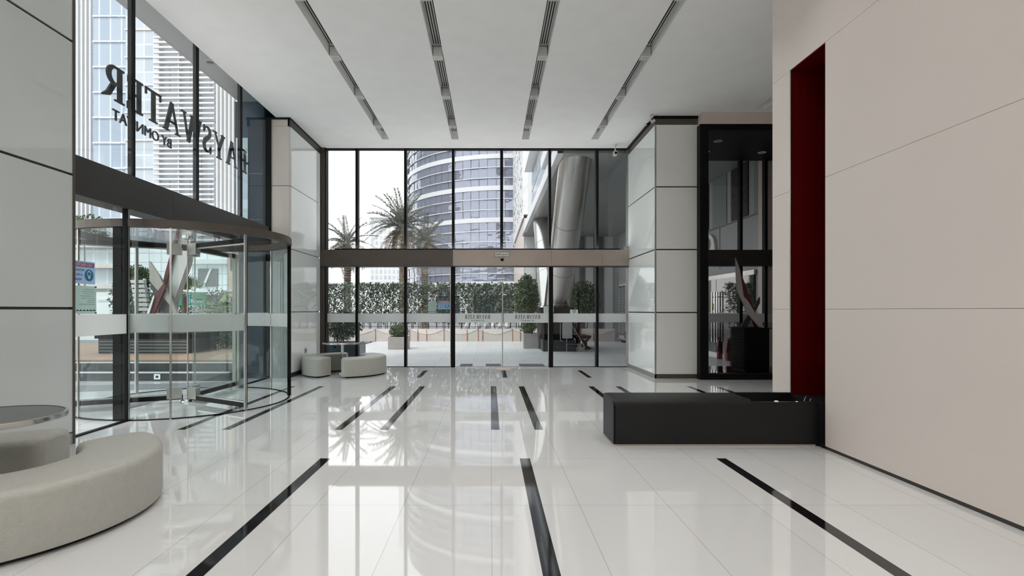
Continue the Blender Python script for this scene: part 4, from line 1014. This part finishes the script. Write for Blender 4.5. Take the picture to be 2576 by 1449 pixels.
lean('polished steel column leaning away from the window under the grey soffit', (2.2, 19.45, 1.425), (2.2, 22.4, 5.1), .42, 'leaning steel columns')
pb = thing('column_plinth', 'black stone plinth carrying the leaning steel columns', 'plinth', (2.25, 17.9, 0))
MB().box(1.74, 2.70, 17.4, 20.1, -.012, 1.42, 'black_paint').build('body', pb)
MB().box(1.70, 2.74, 17.36, 20.14, -.012, .36, 'kerb_dark').build('skirt', pb)
wt = thing('white_towel', 'white cloth draped over the corner of the black plinth', 'cloth', (1.8, 17.35, 1.43))
mb = MB()
for i in range(7):
    x = 1.72+i*.045; zz = .28+.1*math.sin(i*1.9); mb.box(x, x+.05, 17.33, 17.355, 1.44-zz, 1.455, 'white_wall')
mb.box(1.72, 2.04, 17.33, 17.5, 1.425, 1.45, 'white_wall'); mb.build('cloth', wt, bevel=.008)
pr = thing('red_parasol', 'furled red parasol in a white round base beside the black plinth', 'parasol', (2.90, 17.6, -.012))
mb = MB(); mb.lathe((2.90, 17.6, -.012), [(0, 0), (.14, 0), (.14, .12), (.08, .15), (.08, .24), (.03, .26), (0, .26)], 'white_concrete', 24); mb.build('base', pr, smooth=False)
MB().cyl((2.90, 17.6, .2), (2.90, 17.6, 1.95), .018, .018, 'black_metal', 10).build('pole', pr)
mb = MB(); mb.lathe((2.90, 17.6, 0), [(.02, .22), (.055, .35), (.05, .9), (.03, .96), (0.018, 1.0)], 'red_cloth', 12); mb.build('cloth', pr, smooth=True)
ez = thing('menu_board', 'slim metal frame stand with white board in front of the plinth', 'stand', (2.45, 17.2, -.012))
MB().tube([(2.55, 17.25, .95), (3.0, 17.25, .22), (3.0, 17.25, -.01)], .012, 'steel', 8).tube([(3.0, 17.25, .22), (2.45, 17.25, .24), (2.45, 17.25, .5)], .012, 'steel', 8).tube([(2.45, 17.25, .24), (2.45, 17.25, -.01)], .012, 'steel', 8).build('frame', ez)
MB().box(2.3, 2.62, 17.19, 17.22, .42, 1.05, 'gray_panel').build('board', ez)
MB().tube([(2.24, 17.2, 1.05), (2.24, 17.2, .36), (2.30, 17.2, .32)], .014, 'steel', 8).build('side_rail', ez)

# benches and the seated person ------------------------------------------------
def park_bench(c, ry, label):
    t = thing('park_bench', label, 'bench', (c[0], c[1], -.012), 'park benches under the wing', world=False)
    t.rotation_euler[2] = ry
    L_ = 1.5
    mb = MB()
    for k in range(5): mb.box(-L_/2, L_/2, -.22+k*.09, -.15+k*.09, .43, .46, 'bench_wood')
    mb.build('seat', t)
    mb = MB()
    for k in range(4): mb.box(-L_/2, L_/2, .25+k*.015, .275+k*.015, .52+k*.09, .59+k*.09, 'bench_wood')
    mb.build('backrest', t)
    for x in (-L_/2+.06, L_/2-.06):
        lb = MB(); lb.prism([(x-.02, -.24, .43), (x-.02, .27, .43), (x-.02, .09, .25), (x-.02, .10, .12), (x-.02, .26, 0), (x-.02, -.24, 0), (x-.02, -.08, .12), (x-.02, -.08, .25)], (.04, 0, 0), 'cast_iron')
        lb.prism([(x-.02, .22, .43), (x-.02, .27, .43), (x-.02, .33, .9), (x-.02, .29, .9)], (.04, 0, 0), 'cast_iron')
        lo = lb.build('leg', t, recalc=True)
        d = MB()
        for yy, zz, rr in ((0, .33, .035), (-.07, .36, .022), (.07, .36, .022), (0, .06, .03)): d.cyl((x-.026, yy, zz), (x+.026, yy, zz), rr, rr, 'white_disc', 16)
        d.build('rosette', lo)
    return t
b1 = park_bench((3.25, 19.2), R(90), 'dark bench with cast iron legs standing end on by the leafy shrub')
b2 = park_bench((6.0, 22.2), R(-90), 'dark bench against the grey wall where a person sits')
pe = thing('person', 'seated person in dark top and blue jeans on the bench by the grey wall', 'person', (6.0, 22.0, 0))
def skinned(name, verts, edges_, radii, mat, parent, sub=2):
    me = bpy.data.meshes.new(name); me.from_pydata(verts, edges_, []); me.update(); o = bpy.data.objects.new(name, me); COL.objects.link(o)
    sk_ = o.modifiers.new('skin', 'SKIN'); me.skin_vertices or None
    for v_, r_ in zip(me.skin_vertices[0].data, radii): v_.radius = (r_, r_) if not isinstance(r_, tuple) else r_
    me.skin_vertices[0].data[0].use_root = True
    sb = o.modifiers.new('sub', 'SUBSURF'); sb.levels = sub; sb.render_levels = sub
    dg = bpy.context.evaluated_depsgraph_get(); dg.update(); nm = bpy.data.meshes.new_from_object(o.evaluated_get(dg)); bpy.data.objects.remove(o)
    nm.materials.clear(); nm.materials.append(MATS[mat]); nm.polygons.foreach_set('use_smooth', [True]*len(nm.polygons)); nm.polygons.foreach_set('material_index', [0]*len(nm.polygons))
    o = bpy.data.objects.new(name, nm); COL.objects.link(o); attach(o, parent); return o
gy = 22.0; sx = 6.05
# body (skin), facing -X: pelvis on the seat, thighs towards -X
bv = [(sx, gy, .56), (sx+.03, gy, .78), (sx+.02, gy, 1.0), (sx, gy, 1.10), (sx-.02, gy, 1.17), (sx-.03, gy, 1.27), (sx-.03, gy, 1.36)]
be = [(i, i+1) for i in range(6)]; br = [.13, .12, .13, .07, .05, .085, .07]
for sgn in (-1, 1):
    o0 = len(bv); bv += [(sx+.01, gy+.18*sgn, 1.02), (sx-.04, gy+.22*sgn, .78), (sx-.24, gy+.15*sgn, .64), (sx-.32, gy+.12*sgn, .62)]
    be += [(2, o0), (o0, o0+1), (o0+1, o0+2), (o0+2, o0+3)]; br += [.06, .045, .034, .03]
    o0 = len(bv); bv += [(sx-.05, gy+.10*sgn, .53), (sx-.42, gy+.13*sgn, .51), (sx-.46-.02*sgn, gy+.14*sgn, .09), (sx-.60-.02*sgn, gy+.15*sgn, .03)]
    be += [(0, o0), (o0, o0+1), (o0+1, o0+2), (o0+2, o0+3)]; br += [.08, .06, .04, .03]
skinned('body', bv, be, br, 'skin', pe)
jv = [(sx, gy, .55)]; je = []; jr = [.15]
for sgn in (-1, 1):
    o0 = len(jv); jv += [(sx-.06, gy+.10*sgn, .535), (sx-.43, gy+.13*sgn, .515), (sx-.465-.02*sgn, gy+.14*sgn, .13)]; je += [(0, o0), (o0, o0+1), (o0+1, o0+2)]; jr += [.10, .078, .062]
skinned('jeans', jv, je, jr, 'denim', pe)
tv = [(sx, gy, .60), (sx+.03, gy, .80), (sx+.02, gy, 1.0), (sx, gy, 1.09)]; te = [(0, 1), (1, 2), (2, 3)]; tr2 = [.155, .145, .15, .08]
for sgn in (-1, 1):
    o0 = len(tv); tv += [(sx+.01, gy+.18*sgn, 1.02), (sx-.04, gy+.22*sgn, .79), (sx-.18, gy+.17*sgn, .68)]; te += [(2, o0), (o0, o0+1), (o0+1, o0+2)]; tr2 += [.075, .06, .05]
skinned('dark_top', tv, te, tr2, 'navy_cloth', pe)
skinned('hair', [(sx-.0, gy, 1.30), (sx-.02, gy, 1.38), (sx-.06, gy, 1.41)], [(0, 1), (1, 2)], [.085, .082, .05], 'hair_black', pe)
for sgn in (-1, 1):
    fx = sx-.49-.02*sgn; skinned('shoe', [(fx+.04, gy+.14*sgn, .045), (fx-.06, gy+.145*sgn, .04), (fx-.16, gy+.15*sgn, .03)], [(0, 1), (1, 2)], [.045, .045, .035], 'shoe_black', pe)
    hx = sx-.33; skinned('hand', [(hx, gy+.12*sgn, .625)]+[(hx-.07, gy+(.12+.02*(k-1.5))*sgn, .62) for k in range(4)]+[(hx-.11, gy+(.12+.022*(k-1.5))*sgn, .605) for k in range(4)]+[(hx-.03, gy+.075*sgn, .615)], [(0, 1), (0, 2), (0, 3), (0, 4), (1, 5), (2, 6), (3, 7), (4, 8), (0, 9)], [.026]+[.010]*4+[.008]*4+[.011], 'skin', pe, 1)
mb = MB(); hc = Vector((sx-.11, gy, 1.27))
for e in (-.03, .03): mb.cyl((hc.x-.004, gy+e, 1.29), (hc.x+.02, gy+e, 1.29), .009, .009, 'hair_black', 8)
mb.cyl((hc.x+.0, gy-.02, 1.225), (hc.x+.0, gy+.02, 1.225), .006, .006, 'red_cloth', 6); mb.build('face', pe)
mb = MB(); mb.prism([(hc.x+.012, gy-.014, 1.245), (hc.x+.012, gy+.014, 1.245), (hc.x+.012, gy, 1.29)], (-.03, 0, 0), 'skin'); mb.build('nose', pe, recalc=True)

# ------------------------------------------------------------------ buildings behind the plaza
# curved glass tower
ct = thing('curved_tower', 'curved glass office tower with white horizontal bands', 'building', (2.3, 80, 0))
CX, CY, CR = 2.35, 80.0, 14.45
def ring_band(z0, z1, dr, m, nm, a0=178, a1=272):
    MB().arcwall((CX, CY), CR-.4, CR+dr, a0, a1, z0, z1, m, 60).build(nm, ct)
levels = [4.7, 8.7, 12.6, 16.4, 20.6, 24.6, 28.6]
gm = MB(); npan = 22
rt = random.Random(9)
z = 3.2
zs_ = []
while z < 32: zs_.append(z); z += 1.3
for i in range(npan):
    a0 = R(178+94*i/npan); a1 = R(178+94*(i+1)/npan-.12)
    for z in zs_:
        j0, j1 = rt.uniform(-.05, .05), rt.uniform(-.05, .05)
        gm.face([(CX+(CR+j0)*math.cos(a0), CY+(CR+j0)*math.sin(a0), z), (CX+(CR+j1)*math.cos(a1), CY+(CR+j1)*math.sin(a1), z), (CX+(CR-j0)*math.cos(a1), CY+(CR-j0)*math.sin(a1), z+1.3), (CX+(CR-j1)*math.cos(a0), CY+(CR-j1)*math.sin(a0), z+1.3)], 'tower_glass')
gm.build('glazing', ct)
MB().arcwall((CX, CY), CR-1.2, CR-.15, 178, 272, 0, 34, 'gray_panel_dark', 40).build('core_wall', ct)
for z in zs_:
    big = any(abs(z-l) < .66 for l in levels)
    ring_band(z-(.22 if big else .045), z+(.34 if big else .045), .12 if big else .16, 'band_white', 'spandrel' if big else 'rail')
mb = MB()
for i in range(0, npan+1): 
    a = R(178+94*i/npan); p = Vector((CX+CR*math.cos(a), CY+CR*math.sin(a), 0)); mb.cyl(p+Vector((0, 0, 3)), p+Vector((0, 0, 33)), .035, .035, 'gray_panel_dark', 4)
mb.build('mullions', ct)
MB().box(CX+.6, CX+1.6, CY-CR+.05, CY-CR+6, 0, 34, 'window_dark').build('return_wall', ct)
mb = MB()
for z in zs_: mb.box(CX+.6, CX+1.62, CY-CR-.05, CY-CR+5, z-.06, z+.06, 'band_white')
mb.build('return_bands', ct)
for a in (200, 222, 246): 
    p = Vector((CX+(CR-1.5)*math.cos(R(a)), CY+(CR-1.5)*math.sin(R(a)), 0)); MB().cyl(p+Vector((0, -1.9, -.12)), p+Vector((0, -1.9, 4)), .9, .9, 'light_panel', 24).build('ground_column', ct)
MB().arcwall((CX, CY), CR-.1, CR+.05, 226, 262, 0.2, 3.3, 'dark_blue_glass', 20).build('ground_glazing', ct)
MB().arcwall((CX, CY), CR-.1, CR+.02, 178, 226, -.1, 3.3, 'light_panel', 20).build('ground_wall', ct)
# perforated screen building
ps = thing('screen_building', 'pale building with perforated ornamental screen right of the curved tower', 'building', (3, 55, 0))
MB().box(2.6, 3.0, 43, 62, 9.0, 40, 'perforated').build('screen', ps)
mb = MB(); rp = random.Random(2)
for i in range(420):
    y = rp.uniform(43.5, 61); z = rp.uniform(9.4, 34); s_ = rp.uniform(.08, .25); mb.box(2.585, 2.6, y, y+s_*2.2, z, z+s_, 'gray_panel_dark')
mb.build('perforations', ps)
MB().box(3.0, 12, 43, 62, 0, 40, 'light_panel').build('wall', ps)
MB().box(2.55, 2.65, 43, 62, 8.7, 9.0, 'fascia_white').build('edge_trim', ps)
MB().box(2.7, 3.0, 43, 62, -.1, 8.7, 'stone_beige').build('base_wall', ps)
tw = MB(); tw.box(-1.5, 5.5, -3, 11.5, 6.3, 70, 'gray_panel_dark')  # unseen block, added for its dark reflection in the curved tower
for k in range(18):
    tw.box(-1.7, 5.7, 11.5, 13.0, 8+k*3.4, 9+k*3.4, 'fascia_white')
struct('reflected_tower', tw, 'unseen upper storeys with white balconies, added above the lobby for reflections', 'building')
# far towers, distance haze put into their pale wall colours
def tower(name, label, px0, px1, py_top, Y, depth, m, name_part='facade'):
    a, b = (px0-VX)*Y/F, (px1-VX)*Y/F; z = EYE+(VY-py_top)*Y/F
    t = thing(name, label, 'building', ((a+b)/2, Y, 0)); MB().box(a, b, Y, Y+depth, -.12, z, m).build(name_part, t); return t, a, b, z
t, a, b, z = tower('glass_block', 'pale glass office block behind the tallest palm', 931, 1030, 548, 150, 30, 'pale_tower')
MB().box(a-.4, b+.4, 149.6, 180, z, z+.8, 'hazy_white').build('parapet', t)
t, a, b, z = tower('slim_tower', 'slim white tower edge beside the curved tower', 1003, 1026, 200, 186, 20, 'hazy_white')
MB().box(a+.2, a+.8, 185.8, 186, 0, z, 'hazy_tower').build('edge_strip', t)  # raised strip of slightly darker panelling down the tower front
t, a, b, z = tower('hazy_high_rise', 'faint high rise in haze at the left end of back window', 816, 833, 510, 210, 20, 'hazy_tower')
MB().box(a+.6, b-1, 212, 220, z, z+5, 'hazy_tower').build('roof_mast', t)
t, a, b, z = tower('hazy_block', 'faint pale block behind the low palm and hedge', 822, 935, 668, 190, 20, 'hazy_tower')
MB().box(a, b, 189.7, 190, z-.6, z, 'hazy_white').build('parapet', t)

# ------------------------------------------------------------------ beyond the left facade
dk = thing('glazed_return', 'dark blue glazed return wall outside next to left column', 'wall', (-4.9, 10.9, 0), kind='structure')
MB().box(-5.0, -4.44, 10.53, 12.5, 0, 5.42, 'dark_blue_glass').build('glass_wall', dk)
MB().box(-5.03, -5.0, 10.51, 12.5, 0, 5.42, 'gray_panel_dark').build('edge_trim', dk)
MB().box(-4.98, -4.75, 10.50, 10.53, 2.9, 4.7, 'blue_grey_panel').build('light_pane', dk)  # pale colour stands in for sky reflected on the dark glass
for z in (3.1, 4.0): MB().box(-4.75, -4.44, 10.522, 10.53, z, z+.012, 'gray_panel_dark').build('joint', dk)
t, a, b, z = tower('finned_tower', 'white high rise with close vertical fins at the left window edge', 130, 240, -420, 78, 22, 'tower_panel')
i = 0; x = a+.2
while x < b: MB().box(x, x+.22, 77.55, 78, 0, z, 'tower_white').build('fin', t); x += .62
t, a, b, z = tower('blue_tower', 'blue glass high rise beside the white finned tower', 236, 322, -420, 72, 20, 'blue_panel')
for k in range(18): MB().box(a-.1, b+.1, 71.85, 72, 3.2+k*3.4, 3.42+k*3.4, 'blue_grey_panel').build('floor_band', t)
t, a, b, z = tower('grey_tower', 'grey blue glass tower left of the louvred tower', 316, 398, -420, 66, 20, 'blue_grey_panel')
for k in range(18): MB().box(a-.05, b+.05, 65.85, 66, 1.7+k*3.4, 1.9+k*3.4, 'tower_white').build('floor_band', t)
t, a, b, z = tower('louvred_tower', 'tower with white horizontal louvres behind the lettering', 385, 548, -420, 60, 20, 'louvre_tower_wall')
zz = 7.3; n = 0
while zz < 36 and n < 60: MB().box(a+.5, b, 59.2, 59.45, zz, zz+.2, 'tower_white').build('louvre', t); zz += .56; n += 1
for q in (a+.9, a+3.1, a+5.2): MB().box(q, q+.14, 59.4, 60, 7, 42, 'light_panel').build('rib', t)
t2_, a, b, z = tower('ribbed_tower', 'pale tower with vertical ribs right of the louvred tower', 545, 640, -420, 56, 20, 'light_panel')
x = a+.1
while x < b: MB().box(x, x+.14, 55.7, 56, 0, z, 'tower_white').build('rib', t2_); x += .42
t, a, b, z = tower('white_pavilion', 'low white panelled building behind the outdoor sculpture', 300, 470, 612, 44, 10, 'white_cladding')
MB().box(a, b, 43.7, 44, 3.0, 3.4, 'band_white').build('canopy', t)
t, a, b, z = tower('modern_building', 'white modern building with slanted recess beyond the revolving door', 455, 590, 628, 36, 10, 'white_cladding')
MB().box(a-.3, b, 35.6, 36.2, 4.4, 4.7, 'band_white').build('roof_edge', t)
MB().box(a+1.2, a+2.5, 35.9, 36.02, 2.9, 4.1, 'gray_panel_dark').build('recess', t)
MB().prism([(a+1.5, 35.85, 2.9), (a+1.65, 35.85, 2.9), (a+2.15, 35.85, 4.1), (a+2.0, 35.85, 4.1)], (0, .06, 0), 'band_white').build('strut', t, recalc=True)
MB().box(a-1, b, 34.2, 36, 2.3, 2.6, 'band_white').build('canopy', t)
t, a, b, z = tower('beige_building', 'beige stone building with dark windows seen through the revolving door', 572, 712, 560, 27, 3, 'beige_wall')
for r0 in ((.15, .75, 3.3, 4.2), (1.0, 1.6, 3.3, 4.2), (1.9, 2.6, 3.3, 4.2)): MB().box(a+r0[0], a+r0[1], 26.97, 27.05, r0[2], r0[3], 'window_dark').build('window', t)
for r0 in ((.2, .7, 0, 2.0), (1.0, 1.5, 0, 2.0), (1.9, 2.5, 0, 2.0)): MB().box(a+r0[0], a+r0[1], 26.97, 27.05, r0[2], r0[3], 'window_dark').build('window', t)
MB().box(a-.05, b, 26.9, 27, 2.25, 2.35, 'conc_panel_light').build('string_course', t); MB().box(a-.05, b, 26.9, 27, 4.6, 4.75, 'conc_panel_light').build('string_course', t)
t, a, b, z = tower('white_house', 'low white building at the left edge behind the notices', 100, 300, 735, 26, 8, 'white_wall')
for k in range(3): MB().box(b-1.0-k*1.2, b-.15-k*1.2, 25.96, 26.02, .9, 1.9, 'tower_panel').build('window', t)
t, a, b, z = tower('residential_block', 'grey residential block with balconies behind the left glass', 180, 318, 560, 50, 8, 'blue_grey_panel')
for k in range(4): MB().box(a, b, 49.2, 50, 1.4+k*1.9, 1.8+k*1.9, 'conc_panel_light').build('balcony', t)

# outdoor sculpture on louvred plinth
Ys = 12.8
sp = thing('louvred_plinth', 'wide black louvred plinth outside the revolving door', 'plinth', (-8.2, 13.2, .31))
x0, x1 = (246-VX)*12.6/F, (474-VX)*12.6/F
MB().box(x0, x1, 12.62, 13.9, .31, .74, 'kerb_dark').build('body', sp); MB().box(x0-.05, x1+.05, 12.56, 13.95, .66, .78, 'black_metal').build('top', sp)
mb = MB()
for k in range(4): mb.box(x0+.02, x1-.02, 12.585, 12.62, .35+k*.075, .385+k*.075, 'gray_panel_dark')
mb.build('louvre_slats', sp)
so = thing('monument_sculpture', 'tall crossed blade sculpture in grey and dark red outside', 'sculpture', (-7.9, Ys, .78))
blade('blade', [(388,840),(414,840),(428,787),(473,656),(486,560),(452,560),(438,620),(422,686),(395,787)], 13.0, .22, 'sculpture_grey', so)
blade('red_edge', [(446,572),(450,575),(424,688),(397,787),(392,787),(404,735),(414,690)], 12.92, .06, 'sculpture_red', so)
blade('dagger_blade', [(375,657),(401,695),(428,749),(447,790),(459,840),(452,840),(428,769),(376,706)], 12.78, .08, 'sculpture_taupe', so)
blade('dark_underside', [(376,706),(428,769),(452,840),(446,840),(400,770),(386,742)], 12.87, .06, 'sculpture_dark', so)
blade('red_leg', [(387,744),(412,712),(416,722),(389,785),(374,840),(362,840),(372,790)], 12.70, .06, 'sculpture_red', so)
blade('white_leg', [(386,742),(388,747),(376,786),(360,840),(352,840),(369,788)], 12.66, .05, 'fascia_white', so)
MB().box((345-VX)*Ys/F, (475-VX)*Ys/F, 12.64, 13.3, .78, .80, 'sculpture_dark').build('base_plate', so)
# slatted white marker
sm = thing('slatted_marker', 'white marker of stacked slats on a post left of the outdoor sculpture', 'sign', P(350, 800, 14.2))
for k in range(7):
    y0 = 704+k*11.6; xo = k*1.9; pts = [P(327+xo, y0, 14.2), P(360+xo, y0, 14.2), P(362+xo, y0+8.4, 14.2), P(329+xo, y0+8.4, 14.2)]
    MB().prism(pts, (0, .12, 0), 'sculpture_grey').build('slat', sm, recalc=True)
q = P(354, 700, 14.2); MB().box(q.x-.03, q.x+.03, 14.33, 14.39, .31, q.z, 'light_panel').build('post', sm)
# trees, fan palm and hedges outside left
def blob_tree(name, label, cat, c, blobs, n, size, m, trunk=None):
    t = thing(name, label, cat, c); mb = MB(); rr = random.Random(int(abs(c[0])*10))
    for (bc, r_, sq) in blobs: leaves(mb, ball(bc, r_, sq, .2), n, size, m, rr)
    mb.build('foliage', t)
    tb_ = MB(); tb_.tube([(c[0], c[1], c[2]), (c[0]+.05, c[1], c[2]+(blobs[0][0][2]-c[2])*.6), blobs[0][0]], [.07, .055, .03], 'bark', 8); tb_.build('trunk', t)
p = P(332, 740, 20); blob_tree('leafy_tree', 'bushy green tree left of the slatted marker', 'tree', (p.x, 20, -.12), [((p.x, 20, 1.6), .75, (1, .8, 1.5)), ((p.x+.2, 20, 2.5), .5, (1, .8, 1))], 2200, .10, 'leaf_mid')
p = P(212, 545, 40); blob_tree('leafy_tree', 'tree crown showing under the transom at the left edge', 'tree', (p.x, 40, -.12), [((p.x, 40, 7.3), 1.6, (1.1, .8, .7))], 1500, .22, 'leaf_mid')
p = P(400, 760, 24); blob_tree('leafy_tree', 'low dark bush behind the outdoor sculpture', 'bush', (p.x, 24, -.12), [((p.x, 24, 1.3), 1.2, (1.5, .6, .75))], 2200, .11, 'leaf_dark')
p = P(600, 750, 22); blob_tree('leafy_tree', 'dark tree in front of the beige building', 'tree', (p.x-1.0, 22, -.12), [((p.x-1.0, 22, 1.5), .8, (1, .7, .9))], 1200, .1, 'leaf_mid')
def fan_palm(label, base, zc, seed, zb=.31):
    t = thing('fan_palm', label, 'palm tree', (base[0], base[1], zb)); r_ = random.Random(seed); c = Vector((base[0], base[1], zc))
    MB().tube([(base[0], base[1], zb), (base[0]+.02, base[1], zc)], [.09, .07], 'bark', 10).build('trunk', t)
    for i in range(14):
        a = i*2.399; el = r_.uniform(-.2, 1.1); d = Vector((math.cos(a)*math.cos(el), math.sin(a)*math.cos(el), math.sin(el))); L_ = r_.uniform(.28, .45); hub_ = c+d*L_
        mb = MB(); mb.tube([c, hub_], .008, 'leaf_fan', 5); sd_ = d.cross(Vector((0, 0, 1))).normalized(); up_ = sd_.cross(d)
        for k in range(-8, 9):
            q = k/8*1.5; e = d*math.cos(q)+(sd_*math.sin(q)); l_ = .42*(1-.25*abs(k)/8); n_ = up_.cross(e)*.022
            mb.face([hub_, hub_+e*l_*.5+n_+up_*.02, hub_+e*l_-up_*.06, hub_+e*l_*.5-n_+up_*.02], 'leaf_fan')
        mb.build('fan_leaf', t)
p = P(462, 745, 15.5); fan_palm('bright green fan palm beside the road sign outside', (p.x, 15.5), p.z, 3)
p = P(548, 770, 20); fan_palm('smaller fan palm right of the road sign outside', (p.x, 20), p.z-.1, 8, -.12)
hg = thing('clipped_hedge', 'clipped green hedge on the tan paving outside the revolving door', 'hedge', (-7.0, 13.8, .31))
mb = MB(); a, b = (530-VX)*14.3/F, (640-VX)*14.3/F; leaves(mb, boxs(a, b, 14.1, 15.0, .33, .86), 4200, .055, 'leaf_mid', random.Random(8)); mb.build('foliage', hg)
mb = MB()
for k in range(6): x = a+.1+(b-a-.2)*k/5; mb.tube([(x, 14.5, .3), (x, 14.5, .7)], .012, 'stem_brown', 5)
mb.build('stems', hg)
# green road sign
rs = thing('road_sign', 'green road sign reading North beyond the fan palm', 'sign', P(480, 790, 18))
c0, c1 = P(446, 768, 18), P(517, 735, 18)
MB().box(c0.x, c1.x, 18, 18.04, c0.z, c1.z, 'sign_green').build('panel', rs)
MB().cyl((c0.x+.15, 18.08, -.12), (c0.x+.15, 18.08, c1.z), .03, .03, 'steel_matte', 8).build('post', rs)
MB().cyl((c1.x-.15, 18.08, -.12), (c1.x-.15, 18.08, c1.z), .03, .03, 'steel_matte', 8).build('post', rs)
e0, e1 = P(461, 763, 18), P(477, 738, 18)
MB().box(e0.x, e1.x, 17.985, 18, e0.z, e1.z, 'sign_white').build('route_badge', rs); MB().box(e0.x+.015, e1.x-.015, 17.98, 17.986, e0.z+.02, e1.z-.02, 'sign_blue').build('badge_field', rs)
text_mesh('11', .16, 'sign_white', lambda u, v, d: ((e0.x+e1.x)/2+u, 17.979-d, e0.z+.1+v), rs, depth=.001)
pt = P(497, 763, 18); text_mesh('North', .17, 'sign_white', lambda u, v, d: (pt.x+u, 17.99-d, pt.z+.02+v), rs, depth=.003)
